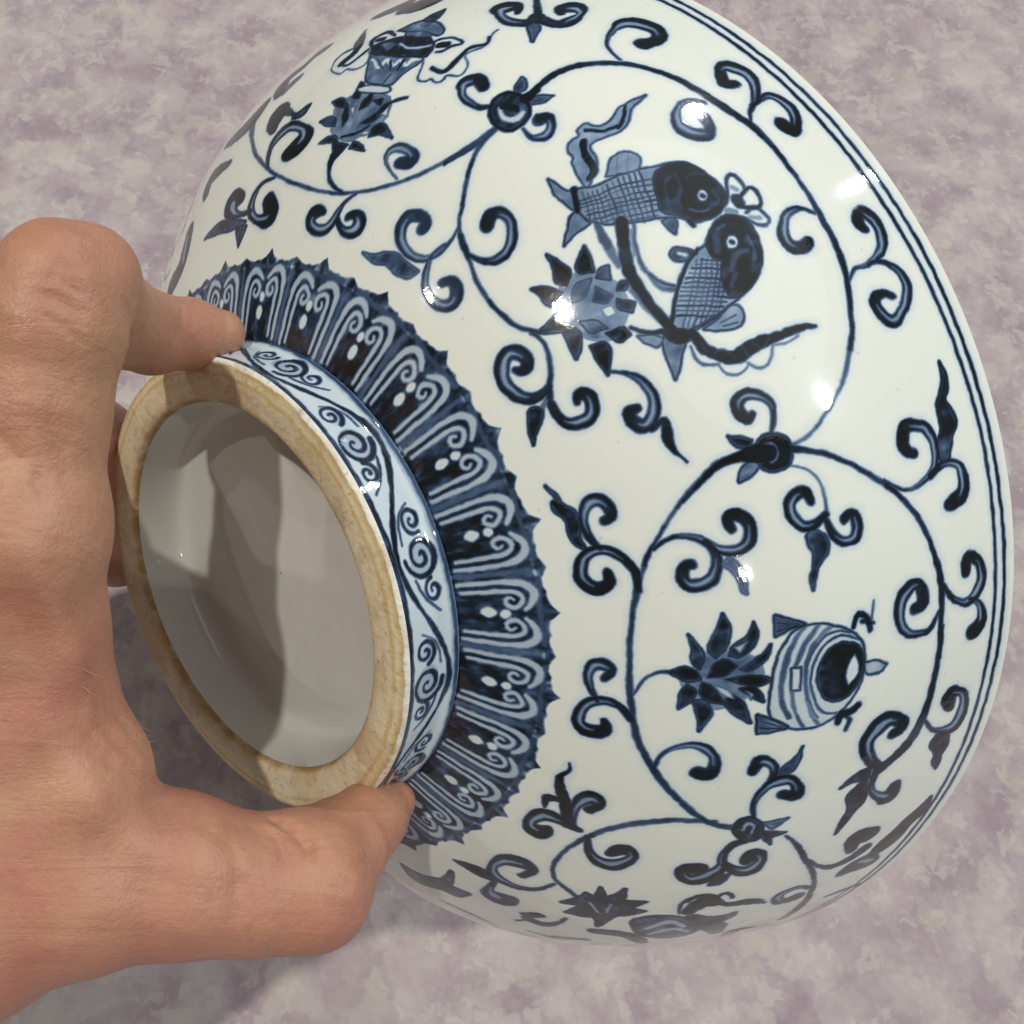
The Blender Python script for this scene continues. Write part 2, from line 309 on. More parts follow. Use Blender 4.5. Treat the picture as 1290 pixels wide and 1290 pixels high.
INK = """
L vine_scroll 0.8 0 0 2240,1176,16,2244,1287,28,2261,1382,25,2288,1450,23,2321,1507,23,2360,1548,22,2393,1575,24,2431,1595,21,2475,1613,28,2525,1634,22,2579,1638,18,2618,1637,17
L vine_scroll 0.7 0 0 2240,1009,27,2239,936,20,2261,831,17,2295,741,15,2328,673,17,2368,637,24,2399,616,16,2455,582,16,2527,575,16,2580,593,16,2614,631,14
L vine_scroll 0.75 0 0 2240,1009,30,2235,956,23,2219,889,17,2198,827,16
B vine_scroll 0.75 0.95 16.9 2205,1057,2194,1112,2207,1152,2237,1156,2267,1127,2275,1079,2265,1033,2234,1027
L vine_scroll 0.12 0 0 2218,1085,18,2239,1061,20,2256,1075,26,2259,1109,18
L vine_scroll 0.95 0 0 2221,1098,32,2238,1109,34,2248,1105,18
B vine_scroll 0.55 0.85 8 2220,1159,2208,1181,2202,1225,2213,1222,2227,1189
B vine_scroll 0.55 0.85 9.2 2251,1155,2254,1194,2276,1218,2274,1178,2259,1151
L vine_scroll 0.9 0 0 2243,1158,46,2243,1209,30
C vine_scroll 0.9 0 0 2204,1084,17,2180,1056,23,2146,1059,27,2121,1091,34,2118,1128,54,2135,1149,49,2156,1128,42
C vine_scroll 0.85 0 0 2283,1063,11,2307,1056,19,2324,1079,33,2322,1121,32,2304,1143,38,2294,1122,52
C vine_scroll 0.92 0 0 2298,1495,9,2274,1505,10,2247,1557,15,2235,1637,38,2250,1698,65,2278,1717,62,2300,1674,50,2294,1620,63
C vine_scroll 0.92 0 0 2113,1518,57,2109,1467,49,2081,1451,45,2046,1486,35,2040,1528,87,2055,1552,55,2075,1511,23
C vine_scroll 0.92 0 0 2126,1512,49,2154,1513,46,2169,1563,51,2164,1626,35,2145,1642,74,2133,1615,61,2141,1579,26
B vine_scroll 0.6 0.9 10.7 2117,1455,2119,1487,2140,1470,2155,1389
L vine_scroll 0.9 0 0 2075,1620,25,2102,1554,29,2125,1504,28
C vine_scroll 0.7 0 0 2445,1563,18,2430,1521,25,2435,1462,30,2461,1421,45,2485,1446,54,2486,1503,37,2467,1518,42
C vine_scroll 0.85 0 0 2379,633,12,2404,640,18,2431,664,25,2440,731,35,2417,783,34,2384,804,34,2361,783,47,2370,742,50
C vine_scroll 0.7 0 0 2319,686,8,2327,638,13,2325,579,19,2304,531,25,2264,512,32,2220,532,40,2198,581,50,2209,626,48,2242,636,42,2251,605,46
B vine_scroll 0.55 0.75 7.7 2135,431,2169,439,2199,475,2229,490,2273,481,2309,485,2298,441,2265,430,2219,440,2189,420
C vine_scroll 0.7 0 0 2323,611,11,2314,552,15,2327,502,25,2352,458,28,2390,440,34,2426,459,44,2428,509,46,2398,532,39,2379,504,32
C vine_scroll 0.9 0 0 2680,1607,11,2667,1575,18,2664,1522,28,2681,1473,34,2704,1455,43,2719,1482,43,2717,1524,40
L vine_scroll 0.8 0 0 2380,1568,24,2429,1587,23,2477,1609,25,2517,1638,25,2566,1640,21,2613,1635,18,2648,1632,20,2690,1620,24,2731,1613,24,2769,1596,23,2801,1571,22,2828,1544,20,2855,1519,19,2887,1476,19
C vine_scroll 0.92 0 0 2518,1630,8,2497,1668,13,2480,1729,25,2464,1769,37,2435,1798,47,2414,1781,57,2410,1725,40,2430,1695,47,2441,1726,33
C vine_scroll 0.95 0 0 2486,1699,17,2483,1767,22,2495,1811,36,2518,1820,42,2539,1796,39,2546,1746,49,2533,1740,52
C vine_scroll 0.92 0 0 2796,1582,7,2782,1619,10,2781,1681,17,2774,1743,29,2759,1788,39,2736,1805,45,2716,1796,50,2708,1762,37,2722,1741,43,2733,1752,28
C vine_scroll 0.95 0 0 2783,1685,17,2796,1770,25,2822,1795,37,2851,1760,37,2868,1708,36,2864,1652,42,2842,1637,43,2828,1674,31,2839,1720,23
L vine_scroll 0.55 0 0 2845,1531,17,2880,1485,19,2911,1439,18,2939,1382,14,2960,1326,12,2980,1264,12,2992,1202,12,2992,1176,13
C vine_scroll 0.92 0 0 3088,1448,9,3107,1501,11,3113,1562,13,3105,1616,22,3088,1660,29,3070,1672,33,3040,1663,39,3025,1618,38,3028,1565,44,3046,1550,44,3064,1584,32
C vine_scroll 0.97 0 0 3105,1628,23,3097,1667,24,3095,1721,25,3113,1765,41,3137,1762,52,3152,1722,53,3155,1689,42
B vine_scroll 0.8 0.95 10.8 3093,1716,3089,1683,3060,1690,3044,1720,3020,1721,3004,1726,2992,1757,2975,1785,2952,1793,2973,1800,2992,1788,3004,1758,3023,1784,3044,1786,3063,1748
C vine_scroll 0.95 0 0 3269,1631,16,3295,1667,22,3312,1728,25,3303,1791,45,3278,1816,42,3252,1789,37,3250,1743,50,3265,1741,42
C vine_scroll 0.95 0 0 3311,1759,16,3328,1811,28,3350,1822,50,3366,1786,62
C vine_scroll 0.88 0 0 3315,1621,13,3338,1589,22,3342,1523,28,3325,1468,34,3293,1456,43,3266,1488,48,3268,1541,40,3290,1550,51,3300,1517,39
B vine_scroll 0.95 0.97 8.3 2986,1061,2966,1089,2966,1136,2981,1174,3005,1175,3025,1148,3026,1100,3011,1062
L vine_scroll 0.2 0 0 2983,1094,12,2983,1121,15,2997,1126,15,3009,1104,12
B vine_scroll 0.8 0.95 6.6 2948,1004,2954,1034,2966,1064,2977,1048,2969,1016
B vine_scroll 0.55 0.9 6.5 3026,992,3007,1006,2997,1045,3009,1063,3023,1035
L vine_scroll 0.95 0 0 2993,1098,71,2989,1071,67,2986,1018,37,2986,968,27,3001,902,20,3018,853,16,3034,812,15
L vine_scroll 0.95 0 0 2996,1165,28,3008,1219,22,3025,1281,18,3050,1351,17
C vine_scroll 0.92 0 0 2966,1128,10,2944,1152,16,2918,1158,23,2899,1129,32,2894,1084,38,2911,1057,38,2929,1072,35,2927,1093,23
L vine_scroll 0.6 0 0 3024,1157,6,3037,1202,7,3061,1233,8,3088,1238,11,3115,1229,19
C vine_scroll 0.92 0 0 3114,1227,25,3126,1179,34,3113,1132,38,3090,1121,38,3072,1145,39,3075,1183,35,3089,1189,23
C vine_scroll 0.9 0 0 3125,1227,20,3149,1241,27,3164,1282,33,3150,1324,38,3128,1323,36,3130,1286,30
B vine_scroll 0.72 0.9 6.9 3139,1157,3133,1185,3151,1223,3172,1221,3187,1195,3198,1171,3232,1156,3211,1149,3193,1164,3171,1173,3156,1156
L vine_scroll 0.8 0 0 3050,1351,17,3078,1414,19,3109,1479,20,3146,1536,19,3184,1578,20,3225,1607,21,3260,1626,27,3303,1632,23,3347,1632,21,3396,1640,22
L vine_scroll 0.65 0 0 2985,948,24,3002,888,17,3025,826,15,3053,772,13,3089,716,13,3122,671,17,3160,640,18,3193,620,22,3241,599,18,3296,584,19,3354,580,19,3414,585,21,3475,600,23,3536,626,23,3588,673,24,3637,737,28,3677,811,23,3703,881,22
C vine_scroll 0.88 0 0 3113,691,10,3097,738,13,3098,788,16,3112,841,24,3134,884,31,3141,923,36,3134,971,39,3108,991,39,3084,972,41,3086,932,39,3105,935,28
C vine_scroll 0.85 0 0 3116,849,22,3138,870,28,3162,872,34,3187,850,40,3196,802,44,3181,764,41,3160,768,40,3154,797,32
B vine_scroll 0.5 0.7 6.7 3163,884,3150,912,3168,937,3196,951,3224,950,3220,938,3195,930,3176,914
C vine_scroll 0.85 0 0 3618,715,12,3587,717,14,3557,750,18,3541,806,25,3547,860,35,3570,893,34,3599,894,49,3606,853,56
C vine_scroll 0.95 0 0 3194,624,22,3158,624,26,3127,602,28,3101,559,33,3095,509,34,3109,469,39,3150,452,43,3179,486,45,3166,538,40,3146,537,27
C vine_scroll 0.85 0 0 3092,532,20,3053,502,28,3010,506,32,2986,543,40,3000,585,42,3025,591,39,3034,565,29
B vine_scroll 0.75 0.92 7.1 2923,420,2949,444,2977,453,2997,485,3025,486,3062,476,3089,485,3075,454,3041,444,3009,448,2986,417,2964,422,2969,443
L vine_scroll 0.97 0 0 2965,427,18,2989,447,31
C vine_scroll 0.9 0 0 3503,605,26,3475,565,27,3463,520,31,3469,476,35,3491,444,36,3532,437,43,3555,480,54,3538,527,43,3517,520,25
C vine_scroll 0.85 0 0 3467,489,17,3426,458,26,3390,451,33,3367,486,44,3381,522,37,3404,503,28
L vine_scroll 0.7 0 0 3447,594,8,3419,609,9,3390,641,11,3376,682,14,3375,711,18
B lotus_emblem 0.45 0.5 5.7 3386,741,3367,782,3338,806,3322,872,3340,955,3367,999,3410,979,3439,916,3454,852,3439,781,3410,752
B lotus_emblem 0.8 0.97 6.7 3375,703,3363,748,3367,782,3390,802,3398,767,3387,733
B lotus_emblem 0.72 0.95 6.1 3295,765,3315,793,3344,816,3368,798,3347,771,3321,777
B lotus_emblem 0.8 0.95 6.1 3257,871,3285,895,3322,882,3344,847,3327,820,3294,846
B lotus_emblem 0.85 0.97 6.2 3278,964,3299,978,3324,963,3344,922,3340,889,3317,901,3305,946
B lotus_emblem 0.8 0.95 6.5 3321,1015,3341,1014,3361,981,3372,949,3367,922,3350,964,3338,997
B lotus_emblem 0.9 0.97 6.8 3389,1030,3399,985,3398,943,3388,883,3379,941,3382,992
B lotus_emblem 0.85 0.97 6.5 3432,1004,3422,964,3406,927,3400,969,3415,995
B lotus_emblem 0.92 0.98 6.7 3477,976,3462,921,3441,883,3416,895,3433,942
B lotus_emblem 0.75 0.95 6.2 3506,821,3475,812,3439,785,3431,822,3460,854,3485,835
B lotus_emblem 0.85 0.97 6.2 3459,744,3423,741,3403,764,3414,796,3439,781
B lotus_emblem 0.95 0.97 6.3 3344,880,3361,914,3383,875,3385,825,3355,839
B lotus_emblem 0.92 0.97 6.6 3396,809,3405,844,3440,884,3438,832,3421,802
B lotus_emblem 0.15 0.6 4.9 3401,843,3411,895,3428,914,3423,880
B lotus_emblem 0.2 0.6 4.6 3410,945,3418,972,3427,965
B lotus_emblem 0.2 0.6 4.5 3323,905,3313,946,3334,922
B jar_emblem 0.1 0.85 8.8 3290,1128,3295,1194,3307,1258,3325,1306,3351,1328,3379,1333,3417,1323,3450,1283,3478,1226,3487,1174,3487,1110,3470,1043,3443,1023,3383,1026,3332,1047,3304,1080
L jar_emblem 0.5 0 0 3294,1124,15,3329,1081,20,3379,1059,21,3426,1061,20,3465,1094,19
L jar_emblem 0.45 0 0 3296,1167,15,3326,1124,21,3365,1096,17
L jar_emblem 0.5 0 0 3411,1090,14,3448,1107,15,3483,1149,14
L jar_emblem 0.45 0 0 3300,1207,18,3332,1150,21,3366,1131,18,3407,1137,17,3450,1161,17,3480,1199,14
L jar_emblem 0.8 0 0 3330,1307,8,3319,1231,9,3339,1177,9,3377,1150,9,3423,1163,9,3456,1209,9,3460,1258,9
L jar_emblem 0.8 0 0 3316,1277,7,3310,1212,7,3333,1159,7,3376,1132,7,3423,1145,7,3466,1194,7
B jar_emblem 0.95 0.97 8.9 3336,1293,3355,1324,3389,1330,3421,1304,3438,1251,3430,1202,3403,1173,3363,1175,3337,1213,3331,1250
B jar_emblem 0.05 0.1 3.9 3355,1295,3368,1311,3392,1311,3410,1281,3389,1267,3365,1277
B jar_emblem 0.06 0.8 7.6 3369,1084,3368,1114,3411,1116,3411,1090
B jar_emblem 0.25 0.85 9.3 3375,1332,3372,1372,3382,1418,3395,1398,3395,1341
B jar_emblem 0.6 0.92 9.2 3269,1031,3277,1077,3289,1124,3294,1081,3306,1030
L jar_emblem 0.95 0 0 3282,1039,7,3288,1107,7
L jar_emblem 0.95 0 0 3297,1038,8,3291,1098,8
B jar_emblem 0.5 0.9 10.2 3460,993,3470,1043,3484,1096,3496,1043,3500,1005
L jar_emblem 0.95 0 0 3474,1005,8,3484,1083,8
L jar_emblem 0.95 0 0 3488,1010,9,3487,1075,9
L jar_emblem 0.9 0 0 3307,1286,14,3291,1298,21,3293,1330,19,3317,1347,20
L jar_emblem 0.7 0 0 3306,1347,10,3271,1360,5
L jar_emblem 0.9 0 0 3301,1320,20,3306,1357,13
L jar_emblem 0.9 0 0 3479,1265,25,3467,1268,31,3461,1297,32,3450,1328,27
L jar_emblem 0.8 0 0 3465,1279,12,3480,1310,19,3495,1302,18
B fish_emblem 0.32 0.85 9.6 2445,1017,2464,1065,2472,1140,2486,1204,2498,1262,2510,1319,2533,1357,2566,1379,2604,1377,2616,1300,2611,1233,2592,1209,2572,1155,2555,1077,2529,1009,2502,974,2473,973
L fish_emblem 0.82 0 0 2455,1025,6,2503,983,6
L fish_emblem 0.82 0 0 2463,1034,7,2511,993,7
L fish_emblem 0.8 0 0 2465,1047,6,2522,1001,6
L fish_emblem 0.8 0 0 2471,1078,6,2537,1028,6
L fish_emblem 0.8 0 0 2474,1115,6,2549,1059,6
L fish_emblem 0.8 0 0 2478,1151,6,2559,1089,6
L fish_emblem 0.8 0 0 2485,1184,6,2567,1120,6
L fish_emblem 0.8 0 0 2469,990,7,2486,1052,7,2494,1105,7,2521,1212,7
L fish_emblem 0.8 0 0 2487,986,7,2505,1056,7,2526,1141,7,2543,1209,7
L fish_emblem 0.8 0 0 2507,989,7,2527,1066,7,2545,1143,7,2557,1194,7
L fish_emblem 0.8 0 0 2534,1023,7,2555,1098,7,2568,1151,7
L fish_emblem 0.82 0 0 2468,1060,7,2530,1013,7
L fish_emblem 0.82 0 0 2473,1095,7,2543,1042,7
L fish_emblem 0.82 0 0 2476,1134,7,2555,1072,7
L fish_emblem 0.82 0 0 2481,1168,8,2564,1104,8
L fish_emblem 0.75 0 0 2488,1201,9,2570,1138,8
L fish_emblem 0.82 0 0 2464,998,8,2476,1046,8,2487,1115,8,2514,1225,8
L fish_emblem 0.82 0 0 2475,982,8,2496,1059,8,2514,1138,8,2534,1213,8
L fish_emblem 0.82 0 0 2495,984,9,2513,1054,9,2532,1132,9,2552,1206,9
L fish_emblem 0.82 0 0 2520,1002,8,2540,1078,8,2559,1154,8,2564,1189,8
B fish_emblem 0.96 0.98 9.5 2503,1230,2503,1286,2515,1332,2537,1362,2567,1377,2604,1377,2617,1299,2610,1235,2590,1213,2566,1165,2538,1191
B fish_emblem 0.12 0.95 6.5 2572,1292,2567,1313,2572,1330,2582,1326,2588,1306,2583,1289
L fish_emblem 0.9 0 0 2577,1307,14,2579,1310,14
W fish_emblem 0.66 0 0 2523,1285,9,2544,1275,9,2562,1224,8
W fish_emblem 0.66 0 0 2541,1300,7,2538,1330,8,2549,1364,8
W fish_emblem 0.62 0 0 2577,1345,7,2594,1347,6,2600,1308,6
W fish_emblem 0.66 0 0 2523,1266,5,2546,1213,5,2574,1194,5
W fish_emblem 0.7 0 0 2547,1268,8,2560,1237,8,2579,1228,8
W fish_emblem 0.5 0 0 2586,1245,6,2597,1264,6,2601,1296,6
L fish_emblem 0.75 0 0 2555,1293,6,2555,1331,6,2573,1352,6,2587,1344,6
B fish_emblem 0.45 0.85 8.2 2450,1010,2429,986,2391,979,2425,956,2467,961,2474,970
B fish_emblem 0.4 0.85 8.2 2476,968,2478,933,2513,868,2506,915,2509,970
L fish_emblem 0.95 0 0 2441,1010,25,2477,970,22
B fish_emblem 0.3 0.75 8.5 2460,1115,2440,1160,2440,1206,2455,1236,2473,1235,2486,1205,2474,1159
L fish_emblem 0.55 0 0 2445,1186,5,2468,1146,5
L fish_emblem 0.55 0 0 2452,1213,5,2476,1177,5
B fish_emblem 0.55 0.9 7.9 2579,1150,2597,1151,2609,1159,2597,1184,2582,1182
L fish_emblem 0.95 0 0 2602,1221,22,2613,1221,14
L fish_emblem 0.8 0 0 2600,1379,11,2577,1408,12,2576,1447,15,2593,1449,13,2609,1406,10
L fish_emblem 0.3 0 0 2589,1411,19,2596,1418,19
L fish_emblem 0.85 0 0 2610,1411,13,2612,1471,14,2626,1466,12,2629,1410,15,2618,1388,14
L fish_emblem 0.85 0 0 2635,1394,11,2642,1444,13,2658,1449,11,2657,1398,13,2638,1373,12
L fish_emblem 0.3 0 0 2644,1397,18,2651,1424,18
L fish_emblem 0.95 0 0 2609,1397,39,2617,1395,39
L fish_emblem 0.35 0 0 2619,1342,24,2627,1363,24
B fish_emblem 0.3 0.85 8.7 2630,1263,2622,1312,2636,1366,2660,1382,2688,1370,2718,1331,2739,1275,2749,1214,2755,1141,2759,1062,2759,1007,2746,974,2719,1015,2687,1066,2663,1124,2654,1184,2650,1224
L fish_emblem 0.85 0 0 2668,1176,8,2686,1232,8
L fish_emblem 0.75 0 0 2670,1154,6,2693,1229,6
L fish_emblem 0.75 0 0 2677,1121,6,2707,1216,6
L fish_emblem 0.75 0 0 2686,1093,6,2719,1201,6
L fish_emblem 0.75 0 0 2697,1068,6,2734,1193,6
L fish_emblem 0.75 0 0 2709,1047,6,2746,1174,6
L fish_emblem 0.75 0 0 2721,1025,6,2753,1134,6
L fish_emblem 0.75 0 0 2667,1182,6,2710,1107,6,2757,1027,6
L fish_emblem 0.75 0 0 2675,1210,6,2719,1138,6,2760,1064,6
L fish_emblem 0.75 0 0 2691,1221,6,2727,1165,6,2757,1109,6
L fish_emblem 0.85 0 0 2672,1137,8,2701,1224,8
L fish_emblem 0.85 0 0 2681,1106,8,2713,1209,8
L fish_emblem 0.85 0 0 2691,1080,8,2725,1194,8
L fish_emblem 0.85 0 0 2703,1057,8,2743,1193,8
L fish_emblem 0.85 0 0 2715,1036,8,2750,1156,8
L fish_emblem 0.85 0 0 2728,1016,8,2756,1111,8
L fish_emblem 0.75 0 0 2665,1165,7,2706,1092,7,2755,1011,7
L fish_emblem 0.75 0 0 2669,1199,7,2715,1124,7,2759,1044,7
L fish_emblem 0.75 0 0 2680,1220,8,2723,1153,7,2758,1086,7
L fish_emblem 0.75 0 0 2708,1209,8,2730,1178,7,2753,1134,7
B fish_emblem 0.92 0.97 8.9 2630,1263,2621,1313,2635,1367,2660,1382,2692,1368,2722,1325,2742,1264,2748,1206,2732,1186,2698,1208,2684,1235,2673,1210,2649,1219
W fish_emblem 0.6 0 0 2705,1238,20,2688,1278,22,2689,1321,16
W fish_emblem 0.62 0 0 2713,1246,17,2726,1215,15
W fish_emblem 0.62 0 0 2638,1275,12,2636,1304,12
W fish_emblem 0.68 0 0 2695,1335,10,2721,1300,10
W fish_emblem 0.5 0 0 2668,1350,6,2685,1347,5,2706,1323,5
W fish_emblem 0.66 0 0 2644,1258,22,2667,1237,22
B fish_emblem 0.05 0.97 8 2660,1272,2653,1295,2659,1318,2671,1316,2679,1290,2674,1267
L fish_emblem 0.95 0 0 2665,1291,15,2667,1294,15
L fish_emblem 0.85 0 0 2721,1324,10,2751,1203,10,2761,1107,10,2765,1019,12
L fish_emblem 0.9 0 0 2651,1189,12,2669,1111,13,2702,1044,13,2742,985,13
B fish_emblem 0.6 0.92 8.8 2634,1102,2629,1128,2642,1161,2655,1176,2657,1131,2646,1106
L fish_emblem 0.1 0 0 2640,1129,13,2649,1146,13
B fish_emblem 0.28 0.8 8.5 2755,1179,2761,1201,2780,1200,2791,1169,2783,1112,2769,1071,2765,1121
L fish_emblem 0.75 0 0 2771,1124,5,2772,1179,5
L fish_emblem 0.75 0 0 2778,1126,5,2783,1173,5
B fish_emblem 0.4 0.85 8.3 2746,960,2763,1021,2784,983,2826,926,2795,928,2761,939
B fish_emblem 0.95 0.98 6.8 2738,954,2747,1001,2768,1039,2776,1008,2769,969
B fish_emblem 0.3 0.75 6.8 2727,886,2739,925,2753,950,2762,922,2747,895
L fish_emblem 0.95 0 0 2542,1048,42,2576,1010,38,2616,976,38,2665,966,35,2711,972,31,2746,988,28
L fish_emblem 0.55 0 0 2515,988,20,2558,968,32,2601,960,25
L fish_emblem 0.45 0 0 2651,944,18,2694,953,17,2726,966,13
L fish_emblem 0.6 0 0 2555,1077,13,2591,1033,14,2628,1013,14,2662,1028,15,2683,1060,15
L fish_emblem 0.5 0 0 2632,1016,12,2669,1019,17,2689,1054,19
L fish_emblem 0.35 0 0 2564,1054,12,2602,1014,12
L fish_emblem 0.8 0 0 2709,881,12,2733,922,17,2743,972,19
L fish_emblem 0.95 0 0 2768,1030,25,2799,1041,36
L fish_emblem 0.97 0 0 2764,1033,26,2800,1047,34,2821,1081,38,2831,1125,43,2826,1184,43,2828,1247,32,2828,1324,23,2835,1396,12
W fish_emblem 0.6 0 0 2812,1063,7,2814,1097,7,2832,1115,7
W fish_emblem 0.6 0 0 2820,1151,7,2837,1156,7
W fish_emblem 0.6 0 0 2820,1183,7,2832,1198,7,2826,1239,6
W fish_emblem 0.62 0 0 2787,1042,6,2805,1047,6
L fish_emblem 0.6 0 0 2785,1008,7,2810,1008,8,2825,1029,8,2831,1063,7
L fish_emblem 0.6 0 0 2833,1061,7,2845,1064,7,2857,1089,8,2855,1126,7,2848,1146,7
L fish_emblem 0.6 0 0 2847,1142,8,2861,1165,8,2863,1195,7,2850,1221,7,2838,1241,7
L fish_emblem 0.55 0 0 2837,1237,7,2843,1288,7,2837,1328,7
B fish_emblem 0.3 0.75 8.5 2451,1041,2422,1055,2399,1070,2395,1089,2377,1092,2366,1123,2370,1158,2359,1167,2359,1203,2377,1215,2387,1267,2373,1320,2376,1363,2382,1430,2387,1352,2404,1305,2409,1249,2395,1182,2396,1146,2432,1129,2447,1075,2454,1047
L fish_emblem 0.93 0 0 2383,1152,26,2410,1116,29,2431,1107,31,2444,1069,21
L fish_emblem 0.75 0 0 2401,1264,15,2392,1311,16,2377,1348,14
L fish_emblem 0.75 0 0 2369,1184,15,2391,1226,15,2398,1282,15
B lotus_emblem 0.35 0.45 5.2 2566,792,2569,852,2591,886,2632,926,2677,905,2701,860,2708,796,2672,735,2619,719,2585,748
B lotus_emblem 0.85 0.95 6 2502,808,2534,823,2562,831,2575,792,2557,771,2531,799
B lotus_emblem 0.9 0.97 6 2536,912,2566,902,2585,885,2574,846,2555,852
B lotus_emblem 0.85 0.95 6.1 2537,699,2550,737,2581,767,2593,718,2578,703,2561,713
B lotus_emblem 0.75 0.92 6.2 2618,632,2612,697,2614,730,2647,704,2636,671
B lotus_emblem 0.7 0.92 6 2707,688,2661,695,2634,711,2663,745,2695,714
B lotus_emblem 0.8 0.95 5.9 2764,746,2724,742,2699,745,2705,791,2729,791
B lotus_emblem 0.9 0.97 5.9 2721,826,2694,808,2699,862,2718,867
B lotus_emblem 0.85 0.95 6 2685,910,2667,877,2652,893,2673,930
B lotus_emblem 0.85 0.95 6 2592,931,2615,910,2596,880,2587,906
B lotus_emblem 0.85 0.95 6.1 2628,927,2634,958,2646,932,2638,908
B lotus_emblem 0.5 0.8 6.2 2583,813,2593,863,2617,815,2610,771
B lotus_emblem 0.6 0.8 6 2611,861,2641,887,2648,859,2629,830
B lotus_emblem 0.5 0.8 6.1 2649,758,2662,804,2686,818,2678,767
B lotus_emblem 0.05 0.5 5.2 2649,833,2655,870,2673,870,2669,836
L vine_scroll 0.75 0 0 2610,614,14,2631,629,14,2658,627,15,2691,608,16,2719,579,19,2749,554,26
C vine_scroll 0.85 0 0 2726,572,25,2732,519,34,2707,468,44,2664,454,48,2625,483,50,2622,537,50,2652,555,45,2667,525,36,2654,503,21
C vine_scroll 0.9 0 0 2760,548,26,2806,559,33,2824,602,42,2812,655,42,2782,665,42,2773,637,37,2785,621,21
B vine_scroll 0.92 0.97 7.1 2747,477,2750,504,2770,520,2803,459,2825,439,2787,445
L vine_scroll 0.5 0 0 2743,555,21,2758,523,21
C vine_scroll 0.85 0 0 2759,748,9,2773,792,15,2797,826,25,2834,841,33,2866,818,40,2876,766,45,2851,749,41,2844,781,29
L vine_scroll 0.95 0 0 2892,794,17,2887,842,30,2912,833,36,2939,837,18,2967,860,5
L vine_scroll 0.65 0 0 2240,1009,28,2221,920,19,2193,829,16,2156,746,16,2105,679,16,2034,622,15,1950,597,14,1846,610,16,1735,662,14,1661,726,17,1586,827,20,1534,947,27,1505,1066,50,1509,1160,58
C vine_scroll 0.7 0 0 2115,711,7,2079,736,10,2054,779,23,2069,813,37,2102,818,38,2121,789,59,2098,767,47
L vine_scroll 0.85 0 0 1995,604,11,1938,628,16,1908,678,21,1901,737,37
C vine_scroll 0.95 0 0 1661,726,19,1648,805,32,1661,867,57,1693,895,56,1742,876,41,1769,809,93,1742,772,81,1716,763,29
L vine_scroll 0.9 0 0 1631,916,43,1622,996,120,1664,985,36,1709,936,21
B vine_scroll 0.7 0.92 14.1 1694,939,1718,966,1739,979,1733,935
C vine_scroll 0.9 0 0 1711,668,13,1658,656,24,1635,606,43,1636,553,46,1683,497,39,1735,500,87,1711,571,69
C vine_scroll 0.9 0 0 1638,547,26,1561,564,41,1527,634,115,1577,628,41
B vine_scroll 0.75 0.92 12.3 1388,559,1465,579,1561,537,1625,505,1555,498,1475,525
B vine_scroll 0.9 0.95 12 1576,501,1631,483,1610,409
C vine_scroll 0.85 0 0 2028,614,11,2007,576,17,1996,520,32,1971,457,44,1919,470,47,1919,515,59,1949,520,27
C vine_scroll 0.9 0 0 2006,508,24,2050,476,38,2081,502,59,2057,544,40,2037,528,31
L vine_scroll 0.8 0 0 1515,1144,97,1483,1093,130,1437,1085,110,1366,1122,58
L vine_scroll 0.85 0 0 1574,1166,78,1567,1266,91,1602,1296,71,1621,1362,71,1641,1387,84
L vine_scroll 0.6 0 0 1596,1159,71,1628,1201,45
L vine_scroll 0.85 0 0 1333,849,65,1341,935,97,1396,920,66,1450,898,29
L vine_scroll 0.85 0 0 1254,741,84,1243,643,110,1212,569,110,1129,555,123
L vine_scroll 0.3 0 0 1241,709,32,1230,596,39
L vine_scroll 0.85 0 0 1734,1546,71,1764,1561,91,1789,1606,84
L vine_scroll 0.9 0 0 1815,1534,104,1847,1556,143,1863,1601,130
B lotus_emblem 0.42 0.6 5.9 1832,948,1872,996,1967,1002,1993,957,1995,889,1971,840,1924,796,1859,830,1846,894
B lotus_emblem 0.95 0.98 6.5 1879,793,1908,788,1930,785,1909,721
B lotus_emblem 0.95 0.97 6.7 1836,790,1851,812,1882,819,1892,792
B lotus_emblem 0.82 0.95 6.8 1805,884,1828,904,1856,893,1862,860,1838,863
B lotus_emblem 0.85 0.95 6.9 1816,970,1832,986,1858,971,1863,937,1841,946
B lotus_emblem 0.97 0.98 5.4 2042,840,2021,866,1992,887,1974,865,1979,829,2012,848
B lotus_emblem 0.85 0.95 5.8 1988,773,1972,792,1941,799,1941,774
B lotus_emblem 0.95 0.97 7.3 2019,1004,1996,990,1981,966,1984,917,1958,873,1938,877,1964,925,1973,965
B lotus_emblem 0.9 0.97 6 1937,972,1959,981,1962,955
B lotus_emblem 0.95 0.97 6.8 1915,996,1921,1017,1934,959,1913,930,1906,963
B lotus_emblem 0.85 0.95 7.9 1872,982,1870,1051,1883,1050,1892,981
B lotus_emblem 0.92 0.95 7.1 1870,905,1864,957,1893,893,1886,861
L lotus_emblem 0.92 0 0 1898,815,13,1937,834,15,1964,869,14
B lotus_emblem 0.05 0.6 5.3 1952,830,1962,850,1975,841,1962,829
B lotus_emblem 0.1 0.6 5.2 1883,931,1892,943,1904,899
B lotus_emblem 0.1 0.6 4.9 1978,922,1989,956,1997,914
B vase_emblem 0.48 0.88 10 1887,1050,1867,1108,1854,1156,1844,1198,1985,1190,1989,1153,1968,1111,1962,1055,1952,1039
L vase_emblem 0.03 0 0 1858,1170,11,1899,1128,14,1901,1162,19,1931,1136,15,1936,1162,17,1961,1139,15,1967,1170,24,1980,1177,17
L vase_emblem 0.85 0 0 1878,1160,10,1910,1113,7
L vase_emblem 0.85 0 0 1915,1158,12,1928,1113,9
L vase_emblem 0.85 0 0 1947,1163,17,1947,1115,13
L vase_emblem 0.85 0 0 1934,1044,9,1940,1093,10
